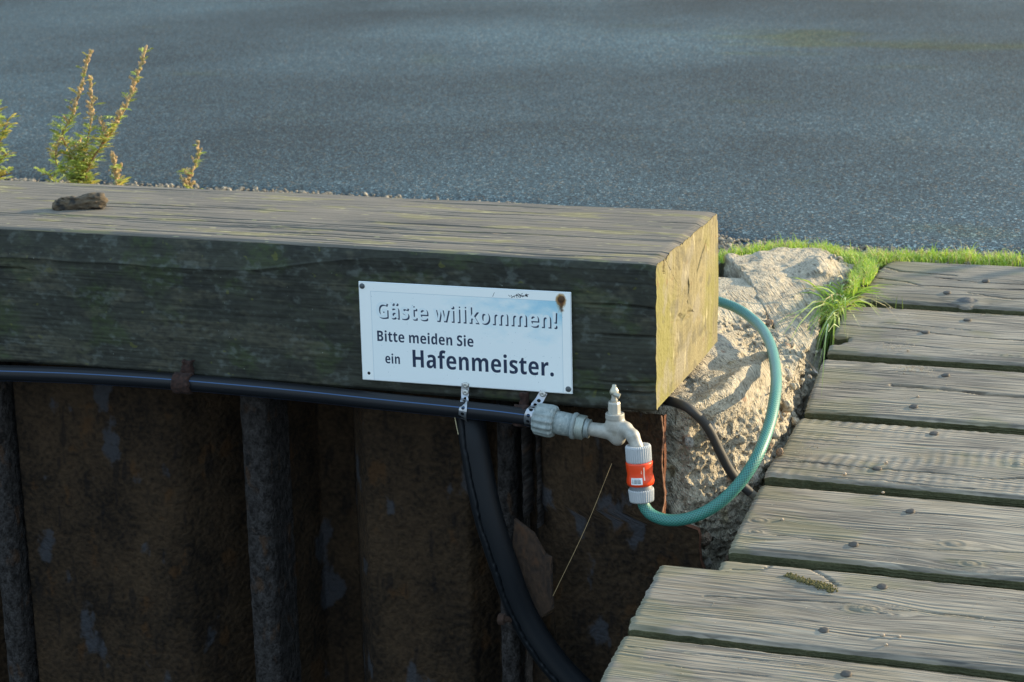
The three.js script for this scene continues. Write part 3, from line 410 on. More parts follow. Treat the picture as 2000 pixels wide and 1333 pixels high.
// ---------------------------------------------------------------- black water pipe, conduit, cable, garden hose
{
  const pp = [[-60, 727], [0, 729], [150, 734], [300, 743], [450, 755], [600, 769], [750, 785], [900, 800], [1000, 811], [1062, 820]].map((p, i) => on(p[0], p[1], 'z', .022 + .010 * sm(500, 950, p[0])));
  pp.unshift(new THREE.Vector3(-3.6, pp[0].y + .012, .018));
  const t = makeTex(64, 64, (i, j) => { const v = (j + .5) / 64; const s = [.09, .34, .59, .84].some(q => Math.abs(v - q) < .011); const f = .8 + .4 * n2(i * .4, j * .4); return s ? [.05, .13, .30, .5] : [.009 * f, .010 * f, .013 * f, .5]; }, THREE.RepeatWrapping);
  const p = thing('water_pipe', 'black plastic water pipe with blue stripes running under the beam', 'pipe');
  const tb = tubeGeo(pp, .0138, 160, 24); mesh('pipe_wall', tb.geo, phys({ map: t.map, roughness: .45, specularIntensity: .6 }), p);
  // rusty clamp remains on the pipe
  for (const [px, py, r, len, nm] of [[358, 749, .0172, .03, 'rusty_clamp'], [1018, 813, .0170, .02, 'rusty_clamp']]) {
    const c = on(px, py, 'z', .026), s1 = px * .1; const g = sdfGeo((x, y, z) => { const q = Math.max(Math.abs(x - c.x) - len / 2, Math.hypot(y - c.y, z - c.z) - r) ; const up = Math.max(Math.abs(x - c.x) - len * .3, Math.abs(z - c.z + .016) - .006, Math.abs(y - c.y - .012) - .022); return Math.min(q, up) + .005 * fbm3(x * 90, y * 90, z * 90 + s1, 3); }, [c.x - .03, c.y - .03, c.z - .04], [c.x + .03, c.y + .045, c.z + .03], .0017, (x, y, z) => { const f = .6 + .9 * fbm3(x * 200, y * 200, z * 200, 2); return [.045 * f, .018 * f, .011 * f]; });
    mesh(nm, g, std({ vertexColors: true, roughness: .95 }), p);
  }
  // split conduit hanging down
  const cp = [[918, 800, -.002], [924, 850, .016], [932, 900, .024], [952, 1000, .034], [985, 1105, .034], [1024, 1205, .03], [1075, 1285, .03], [1130, 1345, .03], [1200, 1400, .03]].map(q => on(q[0], q[1], 'z', q[2]));
  const R = .0228; const vFace = (() => { const g0 = tubeGeo(cp, R, 40, 100), p0 = g0.curve.getPointAt(.5), q = g0.geo.attributes.position, want = new THREE.Vector3(-.30, 0, 1).normalize(); let b = -9, bv = 0; for (let j = 0; j < 100; j++) { const d = new THREE.Vector3().fromBufferAttribute(q, 20 * 101 + j).sub(p0).normalize().dot(want); if (d > b) { b = d; bv = j / 100; } } return bv; })();
  const cg = tubeGeo(cp, R, 420, 110, (s, v) => { v = (((v - vFace + .5) % 1) + 1) % 1 - .085; const c = .415 + .018 * n2(s * 14, 2) + .008 * n2(s * 60, 7), d = Math.abs(v - c); return 1 - .22 * sm(.017, .006, d) + .030 * sm(.0, .06, v - c) * sm(.30, .2, v - c) * 0 + (v < c && v > c - .22 ? .035 : 0); });
  const cond = mesh('split_conduit', cg.geo, phys({ color: rgb(.0045, .006, .008), roughness: .5, specularIntensity: .45 }));
  tag(cond, 'thick black split conduit curving down in front of the rusty piling', 'conduit');
  // black cable
  const kp = [[1270, 782, -.16], [1310, 784, -.10], [1345, 798, -.080], [1380, 832, -.090], [1405, 880, -.105], [1425, 918, -.120], [1447, 946, -.135], [1466, 963, -.140]].map(q => on(q[0], q[1], 'z', q[2]));
  const kb = thing('rubber_cable', 'dusty black rubber cable stub coming out from under the beam end', 'cable');
  mesh('sheath', tubeGeo(kp, .0076, 90, 16).geo, std({ color: rgb(.032, .029, .025), roughness: .62 }), kb);
  { const e = kp[7], d = kp[7].clone().sub(kp[6]).normalize(); const g = new THREE.CylinderGeometry(.0073, .0070, .012, 16); g.applyQuaternion(new THREE.Quaternion().setFromUnitVectors(new THREE.Vector3(0, 1, 0), d)); g.translate(e.x + d.x * .005, e.y + d.y * .005, e.z + d.z * .005); mesh('end_cap', g, std({ color: rgb(.15, .13, .095), roughness: .8 }), kb); }
  // garden hose
  const hp = [on(1254, 968, 'z', .05), on(1257, 986, 'z', .052), on(1270, 1004, 'z', .056), on(1300, 1016, 'z', .06), on(1345, 1013, 'z', .06), on(1395, 990, 'z', .052), on(1440, 950, 'z', .038), on(1475, 900, 'z', .012), on(1500, 840, 'y', -.028), on(1514, 775, 'y', .0), on(1515, 720, 'y', .004), on(1501, 664, 'y', .0), on(1477, 630, 'y', -.002), on(1442, 604, 'y', .006), on(1410, 591, 'y', .010), on(1370, 580, 'y', .012), new THREE.Vector3(-.32, .010, -.95), new THREE.Vector3(-.62, .006, -1.25), new THREE.Vector3(-1.05, .002, -1.40), new THREE.Vector3(-1.46, -.001, -1.49), new THREE.Vector3(-1.75, .0, -1.497), new THREE.Vector3(-2.0, -.002, -1.495), new THREE.Vector3(-3.2, -.004, -1.48)];
  const ht = makeTex(128, 128, (i, j) => { const u = i / 128 * 4, v = j / 128 * 4; const a = Math.abs(((u + v) % 1 + 1) % 1 - .5), b = Math.abs(((u - v) % 1 + 1) % 1 - .5), l = Math.max(sm(.34, .44, a), sm(.34, .44, b)); const c = mixc(mixc([.010, .105, .085], [.060, .27, .215], l), [.20, .26, .20], sm(.1, .5, fbm2(i * .03, j * .11, 3)) * .25); return [...c, .4 + .4 * l]; }, THREE.RepeatWrapping);
  const hg = tubeGeo(hp, .0092, 600, 18), len = hg.curve.getLength(), uv = hg.geo.attributes.uv; for (let k = 0; k < uv.count; k++) uv.setXY(k, uv.getX(k) * len / .021, uv.getY(k) * 3);
  tag(mesh('garden_hose', hg.geo, phys({ map: ht.map, bumpMap: ht.bump, bumpScale: .0005, roughness: .5, clearcoat: .25, clearcoatRoughness: .35 })), 'green braided garden hose looping from the tap over the concrete', 'hose');
}

// ---------------------------------------------------------------- sign
{
  const W = .352, H = .162, cw = 2048, chh = 944, cv = document.createElement('canvas'); cv.width = cw; cv.height = chh; const c = cv.getContext('2d');
  const rr = rng(77);
  c.fillStyle = '#f3f5f0'; c.fillRect(0, 0, cw, chh);
  // faded blue print in the upper right, worn away in patches
  const id = c.getImageData(0, 0, cw, chh), dd = id.data;
  for (let y = 0; y < chh; y++) for (let x = 0; x < cw; x++) {
    const u = x / cw, v = y / chh, inside = u > .055 && u < .962 && v > .085; if (!inside) continue;
    let b = sm(.62, .04, v + .25 * fbm2(u * 7, v * 5, 4)) * sm(.25, .95, u + .22 * fbm2(u * 9 + 4, v * 9, 3)); b = clamp(b * (.62 + .9 * fbm2(u * 16 + 2, v * 12, 4)) + .35 * sm(.78, .95, u) * sm(.55, .1, v), 0, 1);
    b = Math.max(b * .5, .04); const o = (y * cw + x) * 4; dd[o] = dd[o] * (1 - b) + 92 * b; dd[o + 1] = dd[o + 1] * (1 - b) + 178 * b; dd[o + 2] = dd[o + 2] * (1 - b) + 214 * b;
  }
  c.putImageData(id, 0, 0);
  c.strokeStyle = 'rgba(120,150,170,.55)'; c.lineWidth = 3; c.strokeRect(cw * .055, chh * .085, cw * .907, chh * 1.1);
  const fit = (txt, x, y, w, size, font) => { c.save(); c.font = font.replace('#', size); const m = c.measureText(txt).width; c.translate(x, y); c.scale(w / m, 1); c.fillText(txt, 0, 0); c.restore(); };
  const F = 'bold #px sans-serif', Fr = '#px sans-serif';
  const navy = '#1b2a44', sx = 1, TX = 150, TY = 330, TWd = 1775;
  c.textBaseline = 'alphabetic';
  // white lettering with a dark drop shadow, of which only the slivers show
  const tilt = () => {};
  const under = (x, y) => { const q = c.getImageData(clamp(x, 0, cw - 1) | 0, y | 0, 1, 1).data; return `rgb(${q[0]},${q[1]},${q[2]})`; };
  const gap = (txt, before, ch, x, y, w, size, h0, h1, pad, col) => { c.font = F.replace('#', size); const m = c.measureText(txt).width, a = c.measureText(before).width, b = c.measureText(ch).width; c.fillStyle = col; c.fillRect(x + w * a / m - 2, y - size * h1, w * b / m + pad, size * (h1 - h0)); };
  const T1 = 'Gäste willkommen!', T2 = 'Bitte melden Sie', bgL = under(TX + TWd * .53, TY - 150), bgM = under(600, 470);
  c.fillStyle = navy; fit(T1, TX + 12, TY + 11, TWd, 208, F);
  const face = c.createLinearGradient(TX, 0, TX + TWd, 0); for (let k = 0; k <= 10; k++) face.addColorStop(k / 10, '#e3ecec'); c.fillStyle = face; fit(T1, TX - 1, TY - 1, TWd, 208, F);
  c.fillStyle = navy; fit(T2, TX, 560, 970, 142, F);
  fit('ein', 228, 772, 160, 130, F); fit('Hafenmeister.', 490, 792, 1405, 236, F);
  // scratched gaps that turn each l into an i
  gap(T1, 'Gäste wi', 'll', TX, TY, TWd, 208, .575, .645, 16, bgL); gap(T2, 'Bitte me', 'l', TX, 560, 970, 142, .56, .63, 2, bgM);
  for (let k = 0; k < 90; k++) { c.fillStyle = `rgba(40,50,60,${.1 + .35 * rr()})`; const x = rr() * cw, y = rr() * chh; c.fillRect(x, y, 2 + 4 * rr(), 2 + 4 * rr()); }
  for (let k = 0; k < 40; k++) { c.fillStyle = 'rgba(190,205,205,.9)'; c.fillRect(240 + rr() * 1650, 420 + rr() * 420, 3 + 7 * rr(), 2 + 4 * rr()); }
  // chipped enamel at the top edge
  c.fillStyle = '#14181c'; for (let k = 0; k < 44; k++) { const t = rr(), x = 1460 + t * 180, y = 30 + rr() * 46 * (1 - .6 * t); c.beginPath(); c.moveTo(x, y); c.lineTo(x + 26 * rr(), y - 12 * rr()); c.lineTo(x + 18 * rr(), y + 16 * rr()); c.fill(); }
  c.strokeStyle = 'rgba(20,25,30,.7)'; c.lineWidth = 4; c.beginPath(); c.moveTo(1330, 30); c.lineTo(1312, 70); c.stroke();
  // rust bleeding from the corner screw
  for (let k = 0; k < 900; k++) { const a = rr() * 6.28, r = Math.pow(rr(), .9) * 62, dn = rr() < .35 ? rr() * rr() * 120 : 0, x = 1962 + Math.cos(a) * r * .72 * (1 - dn / 260), y = 66 + Math.sin(a) * r * .85 + dn; c.fillStyle = r < 30 ? 'rgba(52,28,8,.16)' : `rgba(${120 + 40 * rr()},${80 + 24 * rr()},30,.055)`; c.beginPath(); c.arc(x, y, 7 + 9 * rr(), 0, 7); c.fill(); }
  c.fillStyle = '#0c0f12'; c.beginPath(); c.arc(62, chh - 62, 15, 0, 7); c.fill();
  const tx = new THREE.CanvasTexture(cv); tx.colorSpace = THREE.SRGBColorSpace; tx.magFilter = THREE.LinearFilter; tx.anisotropy = 8;
  const s = thing('sign', 'white enamel harbour sign with dark blue lettering screwed to the beam', 'sign', [-.3065, .1035, .0075]); s.rotation.set(-.01, .004, .006);
  const g = new RoundedBoxGeometry(W, H, .0028, 3, .0012); mesh('plate', g, phys({ color: rgb(.74, .77, .76), roughness: .35 }), s);
  const f = new THREE.PlaneGeometry(W - .003, H - .003); f.translate(0, 0, .0018); mesh('printed_face', f, phys({ map: tx, roughness: .32 }), s);
  const sc = new THREE.LatheGeometry([[0, .0022], [.0024, .0020], [.0042, .0010], [.0046, 0], [.0046, -.002]].map(p => new THREE.Vector2(...p)).reverse(), 18); sc.rotateX(Math.PI / 2);
  const grey = std({ color: rgb(.09, .10, .105), roughness: .55, metalness: .4 }), rusty = std({ color: rgb(.09, .045, .018), roughness: .9 });
  for (const [x, y, m, l] of [[-W / 2 + .0065, H / 2 - .0075, grey], [W / 2 - .0065, -H / 2 + .0080, grey], [W / 2 - .0145, H / 2 - .0110, rusty, 'rusty screw']]) { const n = mesh('screw', sc, m, s); n.position.set(x, y, .0020); if (l) n.userData.label = 'rusty screw bleeding a brown stain'; }
}

// ---------------------------------------------------------------- perforated straps that hold the pipe
function strap(name, label, path, screws) { // path: Vector3 list down the middle of the strip
  const t = thing(name, label, 'strap', [0, 0, 0], 'perforated metal straps on the water pipe');
  const c = new THREE.CatmullRomCurve3(path, false, 'centripetal'), L = c.getLength(), n = Math.max(2, Math.round(L / .0105)), cl = L / n, w = .0064, r = .0030;
  const pos = [], idx = []; const N = 24;
  const put = (s, q) => { const u = clamp(s / L, 0, 1), p = c.getPointAt(u), tg = c.getTangentAt(u); let side = new THREE.Vector3(0, 0, 1).cross(tg).negate(); side.x = Math.abs(side.x) < .2 ? 1 : side.x; side.z *= .2; side.normalize(); if (side.x < 0) side.negate(); p.addScaledVector(side, q); pos.push(p.x, p.y, p.z); };
  for (let k = 0; k < n; k++) { const b = pos.length / 3; for (let a = 0; a < N; a++) { const th = a / N * 2 * Math.PI, cx = Math.cos(th), cy = Math.sin(th), m = 1 / Math.max(Math.abs(cx), Math.abs(cy)); put((k + .5) * cl + cx * r, cy * r); put((k + .5) * cl + cx * m * cl / 2, cy * m * w); } for (let a = 0; a < N; a++) { const i0 = b + a * 2, i1 = i0 + 1, j0 = b + ((a + 1) % N) * 2, j1 = j0 + 1; idx.push(i0, i1, j1, i0, j1, j0); } }
  const g = geoFrom(pos, idx); const m = mesh('metal_strip', g, std({ color: rgb(.42, .43, .45), metalness: .9, roughness: .38, side: THREE.DoubleSide }), t);
  const hd = new THREE.LatheGeometry([[.0006, .0012], [.0014, .0024], [.0036, .0022], [.0050, .0008], [.0052, 0]].map(p => new THREE.Vector2(...p)).reverse(), 16); hd.rotateX(Math.PI / 2);
  for (const p of screws) { const s = mesh('screw', hd, std({ color: rgb(.50, .49, .45), metalness: .7, roughness: .4 }), t); s.position.copy(p); }
}
{
  const A = [[909, 748, .010], [908, 766, .011], [908, 778, .016], [906, 787, .036], [904, 800, .047], [903, 812, .045], [905, 820, .034], [908, 823, .018]].map(q => on(q[0], q[1], 'z', q[2]));
  strap('perforated_strap', 'perforated metal strap holding the pipe under the middle of the sign', A, [on(909, 753, 'z', .0112), on(909, 767, 'z', .0122)]);
  const B = [[1062, 766, .010], [1054, 781, .014], [1045, 792, .026], [1037, 801, .046], [1032, 812, .051], [1031, 826, .047], [1036, 834, .034], [1042, 836, .018]].map(q => on(q[0], q[1], 'z', q[2]));
  strap('perforated_strap', 'twisted perforated metal strap beside the compression fitting of the tap', B, [on(1060, 770, 'z', .0122)]);
}

// ---------------------------------------------------------------- tap with compression fitting, hose connector
{
  const Z = .034, pt = (px, py, z = Z) => on(px, py, 'z', z);
  const tap = thing('water_tap', 'grey metal water tap with a curved spout at the pipe end', 'tap');
  const a = pt(1040, 816), b = pt(1196, 847), ax = b.clone().sub(a).normalize(), quat = new THREE.Quaternion().setFromUnitVectors(new THREE.Vector3(0, 1, 0), ax);
  const along = px => a.clone().addScaledVector(ax, (px - 1040) / (1196 - 1040) * a.distanceTo(b));
  const k = a.distanceTo(b) / 156; // metres per pixel along the axis
  const turned = (prof, px, lobes, amp, seg = 96) => { const g = new THREE.LatheGeometry(prof.map(p => new THREE.Vector2(Math.max(.0005, p[1] * k), p[0] * k)), seg); if (lobes) { const q = g.attributes.position; for (let i = 0; i < q.count; i++) { const x = q.getX(i), z = q.getZ(i), th = Math.atan2(z, x), r = Math.hypot(x, z), f = 1 + amp * (Math.abs(Math.cos(th * lobes / 2)) ** 3 - .5) * sm(16 * k, 22 * k, r); q.setXYZ(i, x * f, q.getY(i), z * f); } g.computeVertexNormals(); } g.applyQuaternion(quat); const p = along(px); g.translate(p.x, p.y, p.z); return g; };
  const wt = makeTex(256, 256, (i, j) => { const n = fbm2(i * .05, j * .05, 4), f = fbm2(i * .3, j * .3, 2); let c = mixc([.15, .18, .175], [.36, .40, .38], clamp(.5 + .8 * n + .3 * f, 0, 1)); c = mixc(c, [.42, .42, .38], sm(.2, .45, fbm2(i * .1 + 9, j * .04, 3)) * .7); return [...c, .5 + .5 * f]; }, THREE.RepeatWrapping);
  const pvc = phys({ map: wt.map, bumpMap: wt.bump, bumpScale: .0006, roughness: .55 });
  mesh('compression_nut', turned([[0, 15], [1, 24], [6, 28.5], [30, 30], [38, 29], [42, 26], [42, 22], [40, 20]], 1044, 14, .09), pvc, tap);
  mesh('fitting_body', turned([[0, 20], [2, 21.5], [14, 22], [30, 21.5], [36, 21], [37, 18]], 1083, 0, 0), pvc, tap);
  mesh('collar', turned([[0, 19], [1, 24.5], [5, 25.5], [8, 24.5], [9, 21]], 1118, 0, 0), pvc, tap);
  { const g = new THREE.CylinderGeometry(23.5 * k, 23.5 * k, 15 * k, 6); g.applyQuaternion(quat); const p = along(1135); g.translate(p.x, p.y, p.z); mesh('hexagon_nut', g.toNonIndexed(), phys({ map: wt.map, roughness: .38, metalness: .25, color: rgb(1.2, 1.15, 1.05) }), tap); g.computeVertexNormals(); }
  mesh('thread_rings', turned([[0, 14], [1, 18], [4, 18.5], [6, 16.5], [8, 18], [10, 18], [11, 13]], 1142, 0, 0), phys({ map: wt.map, roughness: .4, metalness: .3 }), tap);
  // tap body as one casting
  const V = v => [v.x, v.y, v.z], inl0 = along(1148), cross = pt(1203, 846), bon = pt(1201, 812), bot = pt(1207, 856), s0 = pt(1206, 832), s1 = pt(1222, 838, Z + .004), s2 = pt(1236, 852, Z + .008), s3 = pt(1246, 876, Z + .011);
  const body = (x, y, z) => { let d = capsule(x, y, z, V(inl0), V(cross), 12.5 * k, 15 * k); d = smin(d, capsule(x, y, z, V(pt(1201, 826)), V(bot), 15.5 * k, 14.5 * k), .008); let sp = capsule(x, y, z, V(s0), V(s1), 13 * k, 12.5 * k); sp = smin(sp, capsule(x, y, z, V(s1), V(s2), 12.5 * k, 12 * k), .004); sp = smin(sp, capsule(x, y, z, V(s2), V(s3), 12 * k, 11.5 * k), .004); d = smin(d, sp, .008);
    const r = Math.hypot(x - bon.x, z - bon.z); const col = Math.max(r - 17.5 * k, Math.abs(y - bon.y) - 5 * k); const neck = Math.max(r - 15 * k, Math.abs(y - bon.y + 10 * k) - 12 * k); return smin(smin(d, neck, .006), col, .002); };
  const mt = phys({ vertexColors: true, roughness: .48, metalness: .15 });
  const mc = (x, y, z) => { const f = .85 + .35 * fbm3(x * 90, y * 90, z * 90, 3) + .12 * n3(x * 600, y * 600, z * 600); const o = sm(.15, .4, fbm3(x * 60 + 9, y * 60, z * 60, 3)); return mixc([.44 * f, .42 * f, .365 * f], [.26, .24, .19], o * .6); };
  mesh('tap_body', sdfGeo(body, [inl0.x - .02, bot.y - .04, Z - .03], [s3.x + .02, bon.y + .012, Z + .04], .0012, mc), mt, tap);
  const vert = (prof, p, seg = 24, flat) => { const g = new THREE.LatheGeometry(prof.map(q => new THREE.Vector2(Math.max(.0004, q[1] * k), q[0] * k)), seg); g.translate(p.x, p.y, p.z); return flat ? g.toNonIndexed() : g; };
  const brass = phys({ color: rgb(.44, .42, .36), roughness: .42, metalness: .25 });
  { const g = vert([[-2, 0], [-2, 12.5], [22, 11.8], [25, 10.5], [25, 0]], pt(1200, 810), 8, true); g.computeVertexNormals(); mesh('bonnet', g, brass, tap); }
  mesh('spindle', vert([[0, 0], [0, 6.5], [6, 6.5], [7, 5.2], [18, 5.2], [20, 4]], pt(1200, 786), 18), brass, tap);
  mesh('spindle_tip', vert([[0, 2], [1, 7.2], [5, 9], [10, 8], [14, 5.5], [16, 4.5], [20, 4], [21, 0]], pt(1200, 772), 20), phys({ color: rgb(.5, .46, .36), roughness: .3, metalness: .6 }), tap);
  { const g = new THREE.CylinderGeometry(5 * k, 5 * k, 12 * k, 6); g.rotateZ(1.2); const p = pt(1205, 772, Z + .004); g.translate(p.x, p.y, p.z); mesh('spindle_screw', g, phys({ color: rgb(.42, .40, .33), roughness: .4, metalness: .5 }), tap); }

  // quick connector
  const con = thing('hose_connector', 'orange and grey quick connector hanging from the tap spout', 'connector');
  const c0 = pt(1246, 868, Z + .011), c1 = pt(1254, 980, .05), cax = c1.clone().sub(c0).normalize(), cq = new THREE.Quaternion().setFromUnitVectors(new THREE.Vector3(0, -1, 0), cax), cL = c0.distanceTo(c1), m = cL / 112;
  const cyl = (prof, ribs) => { const g = new THREE.LatheGeometry(prof.map(q => new THREE.Vector2(Math.max(.0003, q[1] * m), -q[0] * m)).reverse(), ribs ? ribs * 6 : 64); if (ribs) { const q = g.attributes.position; for (let i = 0; i < q.count; i++) { const x = q.getX(i), z = q.getZ(i), r = Math.hypot(x, z); if (r < 22.6 * m) continue; const th = Math.atan2(z, x), f = 1 - .055 * sm(.0, .5, -Math.cos(th * ribs)); q.setXYZ(i, x * f, q.getY(i), z * f); } g.computeVertexNormals(); } g.applyQuaternion(cq); g.translate(c0.x, c0.y, c0.z); return g; };
  const greyP = phys({ color: rgb(.44, .45, .45), roughness: .5 });
  mesh('upper_grip', cyl([[3, 12], [1.5, 20], [2, 23], [5, 24.6], [30, 24.6], [34, 24], [34, 18]], 34), greyP, con);
  const ot = (() => { const w = 512, h = 256, cv = document.createElement('canvas'); cv.width = w; cv.height = h; const c = cv.getContext('2d'); c.fillStyle = '#e8420f'; c.fillRect(0, 0, w, h); const X = 196; c.fillStyle = '#e9ecea'; c.fillRect(X, 150, 72, 74); c.fillStyle = '#3a424a'; const r = rng(5); let x = X + 6; while (x < X + 60) { const q = 1 + 3 * r(); c.fillRect(x, 168, q, 44); x += q + 1.5 + 3 * r(); } c.fillRect(X + 6, 158, 50, 3); c.fillStyle = 'rgba(255,225,205,.9)'; c.fillRect(X + 82, 40, 8, 140); c.fillRect(X + 68, 70, 3, 40); c.fillRect(X + 64, 95, 11, 3); const t = new THREE.CanvasTexture(cv); t.colorSpace = THREE.SRGBColorSpace; t.wrapS = THREE.RepeatWrapping; t.magFilter = THREE.LinearFilter; return t; })();
  { const g = cyl([[33, 20], [33.5, 25], [36, 25.8], [48, 25.2], [56, 24.2], [64, 25.6], [72, 26.5], [78, 25], [79, 20]]); const u = g.attributes.uv, q = g.attributes.position; const v = new THREE.Vector3(); for (let i = 0; i < u.count; i++) { v.fromBufferAttribute(q, i).sub(c0).applyQuaternion(cq.clone().invert()); u.setXY(i, .5 + Math.atan2(v.x + .0 , v.z) / (2 * Math.PI) * 1 - .045, clamp(1 - (-v.y / m - 33) / 46, 0, 1)); } // cut the seam at the back
    mesh('orange_sleeve', g.toNonIndexed(), phys({ map: ot, roughness: .35, clearcoat: .3 }), con); }
  mesh('grey_ring', cyl([[77, 18], [78, 21.5], [84, 21], [85, 22.5], [90, 22.5], [91, 18]]), phys({ color: rgb(.15, .165, .175), roughness: .5 }), con);
  mesh('lower_grip', cyl([[86, 20], [86.5, 23.6], [89, 24.6], [108, 23.4], [111, 22.6], [112, 14]], 34), greyP, con);
}

// ---------------------------------------------------------------- plants
{
  const leafM = phys({ color: rgb(.30, .37, .06), roughness: .85, transmission: .4, thickness: 0, side: THREE.DoubleSide, vertexColors: true });
  const flowerM = phys({ color: rgb(.42, .30, .17), roughness: .9, vertexColors: true }), stemM = std({ color: rgb(.19, .10, .045), roughness: .8 });
  const leafQuad = (pos, col, idx, p, dir, len, w, bend, c) => { const b = pos.length / 3, up = new THREE.Vector3(0, 1, 0), s = new THREE.Vector3().crossVectors(dir, up); if (s.lengthSq() < 1e-4) s.set(1, 0, 0); s.normalize(); s.applyAxisAngle(dir, (Math.sin(p.x * 913 + p.y * 577 + len * 4321) * 1.3)); const n = 4; for (let i = 0; i <= n; i++) { const t = i / n, q = p.clone().addScaledVector(dir, len * t); q.y -= bend * len * t * t; const ww = w * Math.sin(Math.PI * (.12 + .86 * t)) ; pos.push(q.x - s.x * ww, q.y - s.y * ww, q.z - s.z * ww, q.x + s.x * ww, q.y + s.y * ww, q.z + s.z * ww); col.push(...c, ...c); if (i < n) idx.push(b + i * 2, b + i * 2 + 1, b + i * 2 + 2, b + i * 2 + 1, b + i * 2 + 3, b + i * 2 + 2); } };
  const blobG = new THREE.IcosahedronGeometry(1, 0);
  function mugwort(label, stems, z, seed, scale = 1) {
    const r = rng(seed), t = thing('mugwort_plant', label, 'plant', [0, 0, 0], 'mugwort growing behind the beam');
    const lp = [], lc = [], li = [], fg = [];
    stems.forEach((st, si) => {
      const pts = st.pts.map((p, i) => on(p[0], p[1], 'z', z + .03 * Math.sin(si * 2.1) * i / st.pts.length)); if (st.root !== false) { const b = pts[0]; pts.unshift(new THREE.Vector3(b.x + .01, -.02, b.z)); }
      const tb = tubeGeo(pts, .0026 * scale, 26, 6, (s) => 1 - .65 * s); mesh('stem', tb.geo, stemM, t);
      const L = tb.curve.getLength(), n = Math.round(L / .0024);
      for (let k = 0; k < n; k++) {
        const u = (k + r()) / n, p = tb.curve.getPointAt(clamp(u, 0, 1)), a = r() * 6.28;
        const fl = sm(st.f0 ?? .45, (st.f0 ?? .45) + .15, u);
        if (r() < fl) { const m = 2 + Math.floor(r() * 6); const spread = (.030 * (1 - .85 * u) * (r() < .35 ? 1 : .45) + .004) * scale; const az = r() * 6.28, out = new THREE.Vector3(Math.cos(az), .9, Math.sin(az)).multiplyScalar(spread * r()); for (let q = 0; q < m; q++) { const g = blobG.clone(); const s = (.0016 + .0012 * r()) * scale; g.scale(s, s * 1.7, s); g.rotateZ(r() - .5); g.translate(p.x + out.x * (q + 1) / m + .003 * (r() - .5), p.y + out.y * (q + 1) / m, p.z + out.z * (q + 1) / m); const c = r(), cc = c > .7 ? [1.35, 1.3, 1.1] : c > .25 ? [1, .95, .8] : [.6, .75, .5], ca = new Float32Array(g.attributes.position.count * 3); for (let w = 0; w < ca.length; w += 3) ca.set(cc, w); g.setAttribute('color', new THREE.BufferAttribute(ca, 3)); fg.push(g); } }
        if (r() > fl * .80 && r() < .8) { // divided leaf: rib with narrow lobes
          const dir = new THREE.Vector3(Math.cos(a), .5 + 1.1 * r(), Math.sin(a)).normalize(), len = (.026 + .034 * r()) * scale * (1.15 - .55 * u), tone = .55 + 1.0 * r(), c = [tone * (r() < .2 ? 1.5 : 1), tone, tone * .9];
          leafQuad(lp, lc, li, p, dir, len, .0015 * scale, .35, c);
          for (let q = 1; q < 4; q++) for (const sd of [-1, 1]) { const d2 = new THREE.Vector3(-dir.z, .1, dir.x).multiplyScalar(sd).add(dir.clone().multiplyScalar(.9)).normalize(), base = p.clone().addScaledVector(dir, len * q / 4); base.y -= .35 * len * (q / 4) ** 2; leafQuad(lp, lc, li, base, d2, len * (.62 - .08 * q), .0013 * scale, .4, c); }
        }
      }
    });
    const lv = mesh('leaves', geoFrom(lp, li, null, lc), leafM, t); lv.userData.kind = 'stuff';
    if (fg.length) { const f = mesh('flower_heads', mergeGeometries(fg), flowerM, t); f.userData.kind = 'stuff'; }
  }
  const z = -1.28;
  mugwort('tall mugwort with golden flower spikes rising behind the beam', [
    { pts: [[158, 356], [163, 310], [172, 265], [177, 238], [178, 190], [176, 152]], f0: .6 },
    { pts: [[154, 352], [146, 306], [128, 284], [120, 262], [134, 238], [144, 212], [158, 170], [167, 131], [177, 100]], f0: .52 },
    { pts: [[166, 352], [182, 308], [200, 282], [224, 249], [242, 213], [256, 182], [270, 144], [283, 94]], f0: .42 },
    { pts: [[158, 354], [150, 325], [135, 305], [122, 298]], f0: .9 }, { pts: [[150, 356], [112, 325], [108, 300], [118, 268]], f0: .75 }, { pts: [[160, 356], [172, 325], [176, 300]], f0: .95 }, { pts: [[152, 357], [150, 330], [165, 305]], f0: .95 },
    { pts: [[228, 357], [225, 328], [220, 298]], f0: .4 }, { pts: [[229, 357], [231, 335], [236, 320]], f0: .5 }, { pts: [[104, 353], [98, 343], [82, 340]], f0: .95 }, { pts: [[195, 288], [205, 262], [192, 232]], f0: .4, root: false }, { pts: [[160, 300], [155, 288], [152, 280]], f0: .2, root: false },
  ], z, 5);
  mugwort('small lone mugwort sprig with dry flower spike behind the beam', [{ pts: [[368, 366], [372, 342], [382, 320], [387, 300], [385, 275]], f0: .22 }, { pts: [[368, 366], [362, 355], [357, 353]], f0: .1 }, { pts: [[371, 366], [375, 360], [381, 358]], f0: .1 }, { pts: [[372, 345], [362, 338]], f0: .1, root: false }], z, 9, .9);
  mugwort('leafy green mugwort without flowers behind the beam', [{ pts: [[-30, 352], [-20, 300], [-10, 250], [-6, 205]], f0: .97 }, { pts: [[-22, 352], [-5, 320], [14, 300]], f0: .97 }, { pts: [[-30, 350], [-8, 290], [8, 258], [14, 232]], f0: .97 }, { pts: [[-14, 356], [6, 343], [24, 338]], f0: .97 }], z, 13, 1.15);

  // grass along the asphalt edge
  const bladeGeo = (h, lean) => { const pos = [], idx = [], n = 5; for (let i = 0; i <= n; i++) { const t = i / n, w = .0012 * (1 - t * .92), x = lean * t * t; pos.push(-w, h * (t - .18 * t * t * lean * 8), x, w, h * (t - .18 * t * t * lean * 8), x); if (i < n) idx.push(i * 2, i * 2 + 1, i * 2 + 2, i * 2 + 1, i * 2 + 3, i * 2 + 2); } return geoFrom(pos, idx); };
